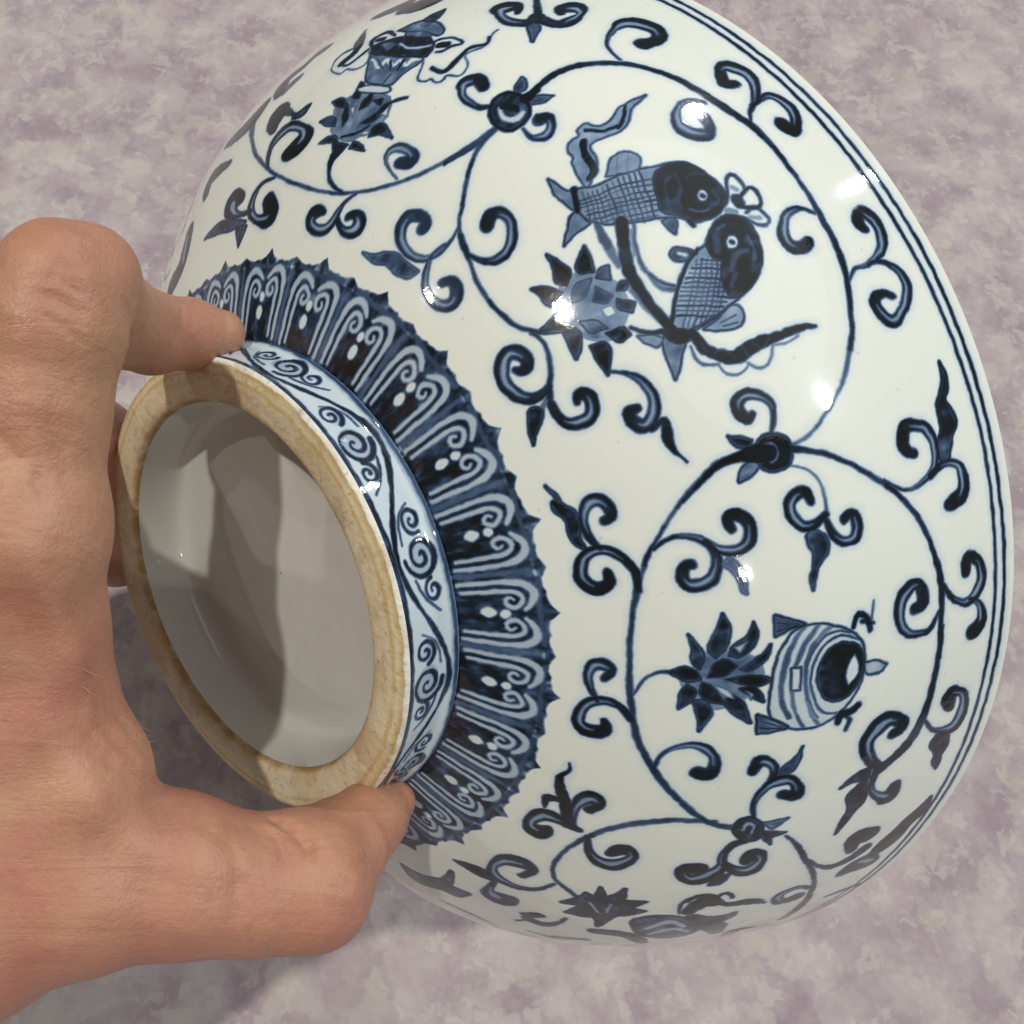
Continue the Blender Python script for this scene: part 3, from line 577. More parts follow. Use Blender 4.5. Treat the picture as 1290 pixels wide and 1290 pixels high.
B vase_emblem 0.08 0.85 7.5 1870,1020,1891,1039,1955,1037,1965,1020,1953,1005,1883,1004
B vase_emblem 0.88 0.95 11.4 1844,1198,1831,1253,1855,1273,1886,1294,1963,1285,1991,1240,1992,1192,1926,1179
B vase_emblem 0.5 0.7 8.3 1850,1256,1872,1269,1896,1248,1884,1207
B vase_emblem 0.97 0.98 8.5 1887,1280,1916,1302,1959,1293,1975,1265,1949,1246,1909,1254
L vase_emblem 0.12 0 0 1903,1249,11,1942,1226,14,1978,1246,13
B vase_emblem 0.5 0.88 12.4 1864,1344,1878,1374,1896,1401,1931,1395,1965,1361,1980,1324,1973,1303,1938,1328,1892,1326
L vase_emblem 0.75 0 0 1909,1368,7,1945,1358,6,1967,1327,4
B vase_emblem 0.72 0.9 11.7 1901,1403,1909,1443,1923,1484,1932,1420,1932,1392
B vase_emblem 0.55 0.85 8.7 1892,1326,1938,1328,1960,1301,1919,1293,1898,1299
L vase_emblem 0.8 0 0 1833,1244,13,1815,1311,27,1831,1337,25,1868,1305,12
L vase_emblem 0.9 0 0 1829,1291,28,1845,1290,27
L vase_emblem 0.85 0 0 1979,1266,15,1994,1294,14,2023,1301,10,2040,1284,11,2026,1259,14,2015,1225,16,2004,1217,12
L vase_emblem 0.92 0 0 1999,1255,33,2013,1264,31
L vase_emblem 0.8 0 0 1825,1233,18,1811,1188,17,1789,1156,12,1768,1185,13,1781,1224,15,1766,1295,13,1758,1363,16,1752,1408,14
L vase_emblem 0.88 0 0 1771,1180,41,1785,1224,37,1771,1327,31,1758,1379,20
L vase_emblem 0.75 0 0 1832,1218,7,1849,1153,10,1826,1124,9,1798,1131,9,1794,1117,8,1767,1128,5,1741,1191,10,1750,1249,16,1776,1265,14
L vase_emblem 0.75 0 0 1991,1176,8,2006,1107,7,2019,1079,6,2035,1084,8,2041,1098,7,2058,1084,6,2068,1096,9,2070,1127,9,2088,1135,8,2097,1164,8,2090,1198,6,2071,1226,7,2077,1262,10,2087,1295,9,2080,1346,8,2077,1391,6
L vase_emblem 0.92 0 0 2025,1142,16,2053,1136,20,2061,1166,25,2063,1228,22,2066,1271,19,2084,1302,16,2078,1345,15
L vine_scroll 0.75 0 0 3694,846,24,3716,914,23,3728,977,25,3726,1051,32
L vine_scroll 0.8 0 0 3343,1637,22,3387,1636,25,3432,1631,26,3469,1626,33,3507,1614,41,3544,1582,45,3571,1533,42,3588,1490,48
C vine_scroll 0.85 0 0 3585,1511,32,3563,1438,45,3524,1401,61,3496,1434,73,3489,1494,51,3505,1534,51,3517,1503,47
C vine_scroll 0.8 0 0 3583,1486,31,3617,1487,31,3650,1548,35,3651,1607,74,3632,1604,50
B vine_scroll 0.8 0.92 11 3580,1452,3589,1403,3619,1360,3607,1406,3605,1462
B vine_scroll 0.88 0.95 11.3 3606,1451,3624,1420,3641,1402,3675,1446,3699,1436,3734,1450,3708,1458,3677,1470,3654,1496
C vine_scroll 0.9 0 0 3504,1630,11,3526,1677,17,3535,1742,33,3522,1804,60,3494,1810,45,3466,1767,37,3473,1724,68,3493,1746,33
B vine_scroll 0.88 0.95 9.9 3538,1719,3547,1778,3567,1797,3585,1777,3603,1789,3615,1789,3598,1748,3582,1747,3556,1694
B vine_scroll 0.85 0.95 14.5 3732,1046,3704,1049,3694,1078,3705,1127,3735,1156,3754,1136,3757,1094
L vine_scroll 0.25 0 0 3731,1083,10,3713,1080,16,3717,1108,11,3733,1116,9
B vine_scroll 0.55 0.85 9 3704,1134,3687,1214,3717,1178
B vine_scroll 0.75 0.92 8.6 3725,1150,3724,1236,3740,1188,3759,1208,3740,1158
C vine_scroll 0.85 0 0 3697,1095,18,3654,1069,20,3621,1082,34,3600,1124,45,3605,1181,38,3628,1202,50,3631,1154,43
C vine_scroll 0.85 0 0 3604,1091,25,3577,1094,31,3563,1071,36,3562,1032,47,3586,1023,31
B vine_scroll 0.6 0.9 7.1 3589,1117,3570,1117,3540,1157,3525,1163,3558,1165,3582,1151
C vine_scroll 0.9 0 0 3757,1114,27,3779,1075,31,3813,1076,29,3836,1098,39,3883,1079,71,3902,1032,61,3880,991,52,3862,1034,67
C vine_scroll 0.88 0 0 3834,1107,34,3845,1170,55,3835,1213,66,3801,1215,38,3794,1174,71,3815,1169,42
B vine_scroll 0.8 0.92 8.6 3908,1121,3871,1103,3857,1153,3893,1160
L vine_scroll 0.8 0 0 3735,1244,14,3756,1308,19,3795,1387,24,3839,1483,21,3911,1602,23,3985,1692,43,4059,1752,44
L vine_scroll 0.85 0 0 3800,1404,15,3828,1505,22,3831,1586,40,3813,1637,52,3790,1668,61
L vine_scroll 0.9 0 0 3786,1595,49,3755,1571,90,3750,1621,92,3741,1638,49
B vine_scroll 0.9 0.95 16.6 3828,1740,3786,1731,3755,1764,3725,1787,3704,1825,3684,1846,3717,1873,3744,1831,3778,1830,3810,1801
C vine_scroll 0.85 0 0 3815,1724,18,3842,1786,76,3842,1722,109,3859,1683,76
C vine_scroll 0.75 0 0 3904,1574,24,3902,1492,34,3925,1459,45,3950,1505,53,3937,1564,76
L vine_scroll 0.7 0 0 3960,1781,25,3947,1837,38,3934,1902,32
L shell_emblem 0.7 0 0 3980,1124,16,3948,1128,21,3953,1191,23,3928,1204,22,3935,1259,17
L shell_emblem 0.85 0 0 3993,1181,51,3957,1173,69,3963,1251,35,3951,1330,54,3951,1431,20
L shell_emblem 0.8 0 0 4039,1232,77,4043,1315,108,4026,1351,83,3999,1362,34
L shell_emblem 0.7 0 0 4103,1261,114,4075,1318,125,4117,1491,43
L shell_emblem 0.8 0 0 4222,1570,32,4214,1752,51,4105,1578,63,4100,1663,32
B shell_emblem 0.6 0.8 26.2 4118,1066,4073,1093,4043,1174,4060,1296,4129,1374,4172,1328,4174,1191
L shell_emblem 0.2 0 0 4134,1163,26,4084,1173,37,4086,1262,28
L shell_emblem 0.2 0 0 4160,1221,26,4120,1232,32,4115,1334,26
L shell_emblem 0.85 0 0 4031,1161,13,3980,1112,19,3948,1138,30,3941,1186,26
L shell_emblem 0.85 0 0 4018,1180,51,3982,1166,63,3964,1217,61
L shell_emblem 0.85 0 0 4235,1074,71,4205,1134,82,4234,1323,45
L shell_emblem 0.7 0 0 4219,1575,32,4184,1639,39
L vine_scroll 0.7 0 0 3721,972,25,3736,878,25,3765,783,28,3806,704,27,3864,644,25,3934,613,20,4012,614,18,4073,652,18,4102,710,21,4113,779,24,4126,839,20
C vine_scroll 0.9 0 0 3885,628,22,3927,670,33,3951,736,60,3931,792,61,3886,803,39,3880,759,61,3910,737,35
C vine_scroll 0.85 0 0 3876,575,23,3833,540,29,3785,534,42,3754,566,63,3769,597,40,3794,576,40
C vine_scroll 0.92 0 0 3874,590,27,3872,515,47,3885,450,60,3937,440,48,3952,485,78,3921,502,32
L vine_scroll 0.95 0 0 3877,540,34,3800,490,45,3753,446,36,3714,440,18,3693,456,11,3671,448,5
L vine_scroll 0.85 0 0 3802,474,28,3816,432,32,3849,441,15
C vine_scroll 0.85 0 0 4116,708,14,4167,705,21,4214,672,36,4238,619,51,4238,560,58,4204,513,37,4148,506,64,4110,553,80,4122,608,39,4164,608,33
C vine_scroll 0.7 0 0 4256,592,25,4325,646,44,4338,713,123,4292,728,50
B vine_scroll 0.85 0.95 16.3 4314,443,4270,487,4248,532,4270,591,4294,545,4309,475
B vine_scroll 0.62 0.8 19.7 4597,510,4573,552,4530,576,4464,578,4381,507,4466,620,4426,677,4497,724,4528,668,4615,671,4623,602
L vine_scroll 0.5 0 0 4606,842,39,4547,937,45,4518,1044,19
L vine_scroll 0.7 0 0 4237,925,17,4293,957,31,4332,949,58,4345,901,65
L vine_scroll 0.82 0 0 4331,863,53,4291,871,48
L vine_scroll 0.6 0 0 4332,902,17,4396,918,16
L vine_scroll 0.55 0 0 4419,1048,26,4391,1124,45
L vine_scroll 0.6 0 0 4377,1111,39,4309,1158,45
B lotus_emblem 0.75 0.9 12.1 4177,812,4116,820,4085,817,4087,857,4039,827,4068,882,4039,897,4006,893,4051,935,4023,1000,4069,994,4062,1044,4103,1026,4126,995,4205,1036,4167,963,4194,926,4212,882,4146,870
L lotus_emblem 0.2 0 0 4118,872,14,4141,941,14
L lotus_emblem 0.2 0 0 4085,927,10,4126,958,11
"""
rows = [x.split() for x in INK.strip().split('\n')]
def play(rows, shift=0.0, lo=-9, hi=99):
    for k, tag, d, e, w, pts in rows:
        a = np.array([int(x) for x in pts.split(',')], float)/1000
        a = a.reshape(-1, 2 if k == 'B' else 3)
        if (a[:, 0]+shift).min() < lo or (a[:, 0]+shift).max() > hi: continue
        a[:, 0] += shift
        if k == 'L': stroke(a, float(d), tag, float(d) <= .30)
        elif k == 'W': stroke(a, float(d), None, True)
        elif k == 'C': curl(a, float(d), tag)
        else: blob(a, float(d), float(e), max(float(w)/1000, .008), tag)
# the side of the bowl that the photograph does not show carries the same medallions again
for sh, lo, hi in ((2.356, 4.74, 6.22), (3.927, 6.24, 7.05), (-2.52, .62, 1.22)):
    play(rows, sh, lo, hi)
play(rows)
# two thin rings under the lip
for s0 in (1.881, 1.923):
    tt = np.linspace(0, 2*np.pi, 400)
    stroke(np.stack([tt, s0+.0015*np.sin(tt*9+s0*50)+.001*np.sin(tt*23), np.full(400, .015)], 1), .93, 'rim_line', step=.04)

# lotus-petal band round the foot
NP, T0 = 26, 1.788
NPAD = (0, 3)
band = (s_row > -.012) & (s_row < .343)
yb = np.nonzero(band)[0]
tx = (np.arange(TW)+.5)/TW*2*np.pi
ph = (tx-T0)/(2*np.pi/NP)
edge_s = .327+.006*np.cos(2*np.pi*ph)+.004*np.cos(4*np.pi*ph+.4)+.002*np.sin(tx*57)
pf = np.abs((ph+.5) % 1-.5)           # 0 petal axis .. .5 between petals
thorn = .030*np.clip(1-pf/.10, 0, 1)**1.3+.016*np.clip(1-np.abs(pf-.5)/.12, 0, 1)+.007*np.clip(1-np.abs(pf-.25)/.06, 0, 1)
top = edge_s+thorn
S2 = s_row[:, None]
sd = np.minimum(top[None]-S2, S2+.012)
al = np.clip(sd/SOFT*.5+.5, 0, 1)
ww = wob
tone = .81+.11*ww
tone = np.where(S2 > .30, tone-.13+.07*ww, tone)
tone = tone-.26*np.exp(-((pf[None]-.5)/.060)**2)*(S2 < .31)
rows_b = s_row < .40
ink[rows_b] = np.where(rows_b[:, None], ink*(1-al)+np.clip(tone, 0, 1)*al, ink)[rows_b]
RB = 1.25
for k in range(NP):
    c = T0+k*2*np.pi/NP
    jig = rngi.normal(size=8)*.004
    st1 = np.linspace(0, 1, 26)
    put(cover(np.stack([c+.10*np.sin(st1*2*np.pi-1.2)*.9, .306+.007*np.cos(st1*4*np.pi), np.full(26, .016)], 1), 0, 0), .60, None, True)
    for sg in (1, -1):
        def P_(l): return [(c+sg*x/RB+jig[0]*.6, s*.972+jig[1 if sg > 0 else 2]*.8, w) for x, s, w in l]
        stroke(P_([(.120, .022, .020), (.120, .12, .024), (.118, .215, .026), (.107, .270, .029), (.078, .296, .031), (.045, .287, .027), (.018, .262, .018)]), .17, None, True)
        stroke(P_([(.086, .030, .017), (.087, .11, .020), (.086, .19, .021), (.081, .232, .021), (.060, .254, .021), (.032, .238, .021), (.026, .205, .020), (.045, .188, .019), (.062, .203, .016), (.054, .220, .013)]), .17, None, True)
        stroke(P_([(.104, .03, .009), (.104, .12, .010), (.102, .215, .010), (.090, .252, .009)]), .80, None, True)
    stroke([(c+jig[3], .168, .016), (c+jig[3], .182, .034), (c+jig[3], .196, .012)], .05, None, True)
    stroke([(c+jig[4], .105, .028), (c+jig[4], .122, .040), (c+jig[4], .138, .024)], .05, None, True)
    stroke([(c+.1208, .02, .016), (c+.1208, .16, .018), (c+.1208, .28, .012)], .50, None, True)

# classic scroll round the foot wall
fw = (s_row < -.012)
g = np.clip((-.012-s_row)/SOFT*.5+.5, 0, 1)[:, None]
ink[:] = ink*(1-g)+.09*g
for s0, w, d in ((-.022, .020, .62), (-.036, .012, .20), (-.2215, .012, .82)):
    tt = np.linspace(0, 2*np.pi, 300)
    stroke(np.stack([tt, s0+.0015*np.sin(tt*7), np.full(300, w)], 1), d, None, step=.05)
NS_ = 7; per = 2*np.pi/NS_; C1 = 2.56; F0 = C1-per/4
tt = np.linspace(0, 2*np.pi, 500)
stroke(np.stack([tt, -.128+.080*np.sin((tt-F0)/per*2*np.pi), np.full(500, .020)+.005*np.sin(tt*31)], 1), .85, None, step=.03)
def spiral(cx, cy, r0, turns, ph, sg, w, d):
    a = np.linspace(0, 1, 40); th = ph+sg*turns*2*np.pi*a; rr = r0*(1-a)**.8+.006
    p = np.stack([cx+rr*np.cos(th), cy+rr*np.sin(th)*.92, w*(1-.3*a)*(1+.25*np.sin(th))], 1)
    put(cover(p, 0, 0), d, None)
for k in range(NS_*2):
    c = C1+k*per/2; up = -1 if k % 2 == 0 else 1      # the vine swings from side to side, spirals fill each hollow
    y = -.128+up*.022
    j = rngi.normal(size=6)*.006
    put(cover(np.array([[c-.02, y, .10], [c+.02, y, .11]]), 0, 0), .20, None)
    put(cover(np.array([[c-.13, y, .05], [c-.11, y, .06]]), 0, 0), .16, None)
    spiral(c+j[0], y, .072, 1.75, -up*math.pi/2, up, .021, .86)
    spiral(c-.125+j[1], y+up*.012, .045, 1.45, math.pi*.1, -up, .018, .80)
    spiral(c+.118+j[2], y+up*.020, .038, 1.3, math.pi, up, .018, .76)
    stroke([(c+.07, y-up*.05, .010), (c+.14, y-up*.022, .012), (c+.20, y+up*.035, .008)], .72)
    stroke([(c-.06, y-up*.062, .010), (c-.15, y-up*.035, .010), (c-.19, y+up*.02, .007)], .62)

ink = np.clip(ink, 0, 1)
img = bpy.data.images.new('underglaze_ink', TW, TH, alpha=False, float_buffer=False)
img.colorspace_settings.name = 'Non-Color'
buf = np.ones((TH, TW, 4), np.float32); buf[..., :3] = ink[..., None]
img.pixels.foreach_set(buf.ravel()); img.update(); img.pack(); del buf

# ------------------------------------------------------------------ porcelain materials
GLAZE = (.785, .825, .755)
def porcelain(name, painted, g0=None, g1=None):
    m, nt, b = mat(name)
    tc = N(nt, 'ShaderNodeTexCoord').outputs['Object']
    n1 = noise(nt, tc, 14, 3, .5)
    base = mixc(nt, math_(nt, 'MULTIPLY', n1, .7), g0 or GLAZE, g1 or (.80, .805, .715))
    pv = N(nt, 'ShaderNodeTexVoronoi', Scale=170.0); nt.links.new(tc, pv.inputs['Vector'])
    pr = ramp(nt, [(.035, (1, 1, 1)), (.065, (0, 0, 0))]); nt.links.new(pv.outputs['Distance'], pr.inputs['Fac'])
    base = mixc(nt, math_(nt, 'MULTIPLY', pr.outputs['Color'], .30), base, (.42, .36, .27))
    n5 = noise(nt, tc, 38, 4, .6, .3)
    base = mixc(nt, math_(nt, 'MULTIPLY_ADD', n5, .5, -.10), base, (.73, .79, .77))
    if painted:
        im = nt.nodes.new('ShaderNodeTexImage'); im.image = img; im.interpolation = 'Cubic'; im.extension = 'REPEAT'
        uv = nt.nodes.new('ShaderNodeUVMap'); uv.uv_map = 'UVMap'; nt.links.new(uv.outputs['UV'], im.inputs['Vector'])
        d = im.outputs['Color']
        e1 = nt.nodes.new('ShaderNodeTexNoise'); e1.inputs['Scale'].default_value = 420; e1.inputs['Detail'].default_value = 3; nt.links.new(tc, e1.inputs['Vector'])
        vm = nt.nodes.new('ShaderNodeVectorMath'); vm.operation = 'MULTIPLY_ADD'; nt.links.new(e1.outputs['Color'], vm.inputs[0])
        vm.inputs[1].default_value = (.0014, .0062, 0); of = nt.nodes.new('ShaderNodeVectorMath'); of.operation = 'SUBTRACT'; nt.links.new(uv.outputs['UV'], of.inputs[0]); of.inputs[1].default_value = (.0007, .0031, 0); nt.links.new(of.outputs[0], vm.inputs[2]); nt.links.new(vm.outputs[0], im.inputs['Vector'])
        nz = noise(nt, tc, 260, 4, .6); nz2 = noise(nt, tc, 70, 3, .5)
        k = math_(nt, 'ADD', math_(nt, 'MULTIPLY_ADD', nz, .44, -.22), math_(nt, 'MULTIPLY_ADD', nz2, .50, -.25))
        sep = math_(nt, 'MULTIPLY', d, 1.0)
        dd = math_(nt, 'MULTIPLY', sep, math_(nt, 'ADD', k, 1.0))
        rp = ramp(nt, [(0, (1, 1, 1)), (.06, (.78, .86, .97)), (.28, (.25, .355, .56)), (.5, (.075, .125, .255)), (.67, (.030, .052, .110)), (.82, (.014, .021, .036)), (1.0, (.010, .0125, .013))])
        nt.links.new(dd, rp.inputs['Fac'])
        base = mixc(nt, 1.0, base, rp.outputs['Color'], 'MULTIPLY')
    nt.links.new(base, b.inputs['Base Color'])
    b.inputs['Roughness'].default_value = .06; b.inputs['IOR'].default_value = 1.5
    b.inputs['Specular IOR Level'].default_value = .5
    b.inputs['Coat Weight'].default_value = .07; b.inputs['Coat Roughness'].default_value = .24; b.inputs['Coat IOR'].default_value = 1.45
    bp = N(nt, 'ShaderNodeBump', Strength=.10, Distance=.0006)
    w1 = noise(nt, tc, 55, 2, .5); w2 = noise(nt, tc, 520, 2, .6)
    h = math_(nt, 'ADD', w1, math_(nt, 'MULTIPLY', w2, .10))
    if painted: h = math_(nt, 'ADD', h, math_(nt, 'MULTIPLY', math_(nt, 'MULTIPLY', w2, sep), .35))
    nt.links.new(h, bp.inputs['Height']); nt.links.new(bp.outputs['Normal'], b.inputs['Normal'])
    return m
M_PAINT = porcelain('painted_porcelain', True)
M_WHITE = porcelain('plain_glaze', False)

def biscuit():
    m, nt, b = mat('unglazed_foot_clay')
    tc = N(nt, 'ShaderNodeTexCoord').outputs['Object']
    uv = nt.nodes.new('ShaderNodeUVMap'); uv.uv_map = 'UVMap'
    sx = nt.nodes.new('ShaderNodeSeparateXYZ'); nt.links.new(uv.outputs['UV'], sx.inputs['Vector'])
    n0 = noise(nt, tc, 170, 5, .65)
    rad = math_(nt, 'ADD', sx.outputs['Y'], math_(nt, 'MULTIPLY_ADD', n0, .16, -.08))
    rp = ramp(nt, [(0, (0.816, 0.800, 0.720)), (.075, (0.775, 0.800, 0.720)), (.105, (0.510, 0.365, 0.138)), (.16, (0.673, 0.547, 0.288)), (.22, (0.755, 0.684, 0.463)), (.30, (0.612, 0.445, 0.188)),
                   (.36, (0.714, 0.627, 0.413)), (.62, (0.694, 0.604, 0.413)), (.80, (0.632, 0.513, 0.312)), (.90, (0.388, 0.251, 0.094)), (1.0, (0.286, 0.182, 0.075))])
    nt.links.new(rad, rp.inputs['Fac'])
    n1 = noise(nt, tc, 85, 6, .68, .5); r1 = ramp(nt, [(.50, (0, 0, 0)), (.60, (1, 1, 1))]); nt.links.new(n1, r1.inputs['Fac'])
    c = mixc(nt, math_(nt, 'MULTIPLY', r1.outputs['Color'], .42), rp.outputs['Color'], (.42, .285, .135))
    n2 = noise(nt, tc, 140, 5, .65, .3); r2 = ramp(nt, [(.48, (0, 0, 0)), (.64, (1, 1, 1))]); nt.links.new(n2, r2.inputs['Fac'])
    c = mixc(nt, math_(nt, 'MULTIPLY', r2.outputs['Color'], .42), c, (.76, .69, .53))
    n3 = noise(nt, tc, 700, 3, .7); r3 = ramp(nt, [(.60, (0, 0, 0)), (.68, (1, 1, 1))]); nt.links.new(n3, r3.inputs['Fac'])
    c = mixc(nt, math_(nt, 'MULTIPLY', r3.outputs['Color'], .5), c, (.26, .17, .085))
    n4 = noise(nt, tc, 30, 3, .5); r4 = ramp(nt, [(.56, (0, 0, 0)), (.66, (1, 1, 1))]); nt.links.new(n4, r4.inputs['Fac'])
    c = mixc(nt, math_(nt, 'MULTIPLY', r4.outputs['Color'], .35), c, (.50, .30, .11))
    nt.links.new(c, b.inputs['Base Color'])
    b.inputs['Roughness'].default_value = .55; b.inputs['Specular IOR Level'].default_value = .3
    bp = N(nt, 'ShaderNodeBump', Strength=.7, Distance=.0006)
    nt.links.new(noise(nt, tc, 420, 3, .6), bp.inputs['Height']); nt.links.new(bp.outputs['Normal'], b.inputs['Normal'])
    return m
M_CLAY = biscuit()
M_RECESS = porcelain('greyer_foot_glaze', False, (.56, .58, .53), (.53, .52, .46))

# ------------------------------------------------------------------ the bowl
bowl = bpy.data.objects.new('porcelain_bowl', None); col.objects.link(bowl)
Mx = np.eye(4); Mx[:3, 0] = RW@U; Mx[:3, 1] = RW@V; Mx[:3, 2] = RW@A; Mx[:3, 3] = to_world(C0)
bowl.matrix_world = Matrix(Mx.tolist()); bowl.empty_display_size = .02
bowl['label'] = 'blue and white porcelain bowl tipped on its side, held by its foot'; bowl['category'] = 'bowl'

def grid_normals(X):
    du = np.roll(X, -1, 1)-np.roll(X, 1, 1); dv = np.gradient(X, axis=0)
    n = np.cross(du, dv); n /= np.linalg.norm(n, axis=-1, keepdims=True)+1e-12
    return n
def lathe(rz, uvv, nu, cells_label=None, names=None, material=None, flip=False, single=None):
    """rz: (n,2) profile in units; builds one object, or one per label"""
    n = len(rz); t = np.linspace(0, 2*np.pi, nu+1)[:-1]
    X = oval(np.repeat(rz[:, 0:1], nu, 1), np.repeat(rz[:, 1:2], nu, 1), np.repeat(t[None], n, 0))*UNIT
    NN = grid_normals(X)
    if flip: NN = -NN
    made = []
    i = np.arange(n)[:, None]; j = np.arange(nu)[None]
    cells = np.stack([i[:-1]*nu+j, i[:-1]*nu+(j+1) % nu, i[1:]*nu+(j+1) % nu, i[1:]*nu+j], -1)   # n-1,nu,4
    if flip: cells = cells[..., ::-1]
    uvs = np.stack([np.broadcast_to(j/nu, (n-1, nu)), np.broadcast_to((j+1)/nu, (n-1, nu))], -1)
    for lid, nm in (names or {0: single}).items():
        msk = np.ones((n-1, nu), bool) if cells_label is None else cells_label == lid
        if not msk.any(): continue
        f = cells[msk]; used, inv = np.unique(f, return_inverse=True); f2 = inv.reshape(f.shape)
        me = bpy.data.meshes.new(nm)
        me.vertices.add(len(used)); me.vertices.foreach_set('co', X.reshape(-1, 3)[used].astype(np.float32).ravel())
        me.loops.add(f2.size); me.loops.foreach_set('vertex_index', f2.astype(np.int32).ravel())
        me.polygons.add(len(f2)); me.polygons.foreach_set('loop_start', np.arange(0, f2.size, 4, dtype=np.int32))
        me.polygons.foreach_set('loop_total', np.full(len(f2), 4, np.int32))
        me.update(calc_edges=True)
        ii, jj = np.nonzero(msk)
        u0 = jj/nu; u1 = (jj+1)/nu; v0 = uvv[ii]; v1 = uvv[ii+1]
        U4 = np.stack([u0, u1, u1, u0], 1); V4 = np.stack([v0, v0, v1, v1], 1)
        if flip: U4 = U4[:, ::-1]; V4 = V4[:, ::-1]
        l = me.uv_layers.new(name='UVMap'); l.data.foreach_set('uv', np.stack([U4, V4], -1).astype(np.float32).ravel())
        me.shade_smooth()
        me.normals_split_custom_set_from_vertices(NN.reshape(-1, 3)[used].tolist())
        me.materials.append(material); me.validate()
        o = bpy.data.objects.new(nm, me); col.objects.link(o); o.parent = made[0] if made else bowl
        made.append(o)
    return made
def prof_rz(s):
    return np.stack([np.where(s >= 0, np.interp(s, SL, PROF[:, 0]), WALL1[0]+(s/WL)*(WALL1[0]-WALL0[0])),
                     np.where(s >= 0, np.interp(s, SL, PROF[:, 1]), WALL1[1]+(s/WL)*(WALL1[1]-WALL0[1]))], 1)
def v_of(s): return np.clip((s+WL)/(WL+S_RIM), .006, .994)
def pick(s, nu, arr):
    sc_ = (s[1:]+s[:-1])/2; y = np.clip(((sc_+WL)*PPU).astype(int), 0, TH-1); x = ((np.arange(nu)+.5)/nu*TW).astype(int)
    return arr[y][:, x]
NU = 1664
# wall of the bowl: plain glaze is the body, each painted emblem a piece of the same skin
S_LIP = S_RIM-.018
s = np.linspace(S_BAND, S_LIP, 150)
L = pick(s, NU, lab).astype(int)
tcol = (np.arange(NU)+.5)/NU*2*np.pi
zone = np.digitize(tcol, [.36, 1.44, 2.24, 3.02, 3.76, 4.55, 5.34, 6.1]) % 8     # medallion sector
L2 = np.where(L >= 2, L*10+zone[None], L); L2[L == 7] = 7; L2[L2 == 21] = 0
names = {0: 'body', 1: 'vine_scroll', 7: 'rim_line'}
for k in range(2, 7):
    for z_ in range(8): names[k*10+z_] = TAGS[k]
lathe(prof_rz(s), v_of(s), NU, L2, names, M_PAINT)
# petal band, one piece for each petal
s = np.linspace(0, S_BAND, 36)
phc = (tcol-T0)/(2*np.pi/NP); pfc = np.abs((phc+.5) % 1-.5); kc = np.floor(phc+.5).astype(int) % NP
sc_ = (s[1:]+s[:-1])/2
inn = (pfc[None] < .42) & (sc_[:, None] < .305-.03*np.clip(pfc[None]/.42, 0, 1)**4) & (sc_[:, None] > .008)
Lb = np.where(inn, kc[None]+1, 0)
lathe(prof_rz(s), v_of(s), NU, Lb, {0: 'petal_band', **{k+1: 'lotus_petal' for k in range(NP)}}, M_PAINT)
# foot wall with a soft shoulder where it meets the bowl
s = np.linspace(-WL, 0, 22); rz = prof_rz(s)
rz[:, 0] += .016*np.exp(-((s+.02)/.025)**2)
lathe(rz, v_of(s), 512, None, None, M_PAINT, single='foot_ring')
# unglazed foot rim
ri = FOOT_IN
q = spline([(1.0, 0.0), (.988, -.012), (.965, -.019), (.92, -.022), (.88, -.018), (ri+.012, -.008), (ri-.004, .010), (ri-.010, .03)], 48)
dl = np.r_[0, np.cumsum(np.linalg.norm(np.diff(q, axis=0), axis=1))]
lathe(q, dl/dl[-1], 384, None, None, M_CLAY, flip=False, single='foot_rim')
# recess inside the foot
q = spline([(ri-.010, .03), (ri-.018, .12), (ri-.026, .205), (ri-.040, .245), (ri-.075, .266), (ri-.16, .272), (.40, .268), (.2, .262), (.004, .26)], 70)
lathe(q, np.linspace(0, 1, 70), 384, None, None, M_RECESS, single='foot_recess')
# lip and interior
e = prof_rz(np.array([S_LIP]))[0]; tn = PROF[-1]-PROF[-20]; tn /= np.linalg.norm(tn); nn = np.array([-tn[1], tn[0]])
th = .05
lip = np.array([e+th/2*nn+th/2*(-nn*np.cos(a_)+tn*np.sin(a_)*.25) for a_ in np.linspace(0, np.pi, 14)])
lathe(lip, np.linspace(.999, 1, 14)*0+.9995, 512, None, None, M_WHITE, single='rim')
tg = np.gradient(PROF, axis=0); tg /= np.linalg.norm(tg, axis=1, keepdims=True)
inner = PROF+th*np.stack([-tg[:, 1], tg[:, 0]], 1)
inner = inner[(inner[:, 1] > .40)][::-1][::60]
inner = np.vstack([lip[-1:], inner[1:], [(inner[-1, 0]-.35, inner[-1, 1]-.07), (.5, .38), (.004, .375)]])
inner = spline(inner, 90)
lathe(inner, np.linspace(0, 1, 90), 256, None, None, M_WHITE, single='interior')

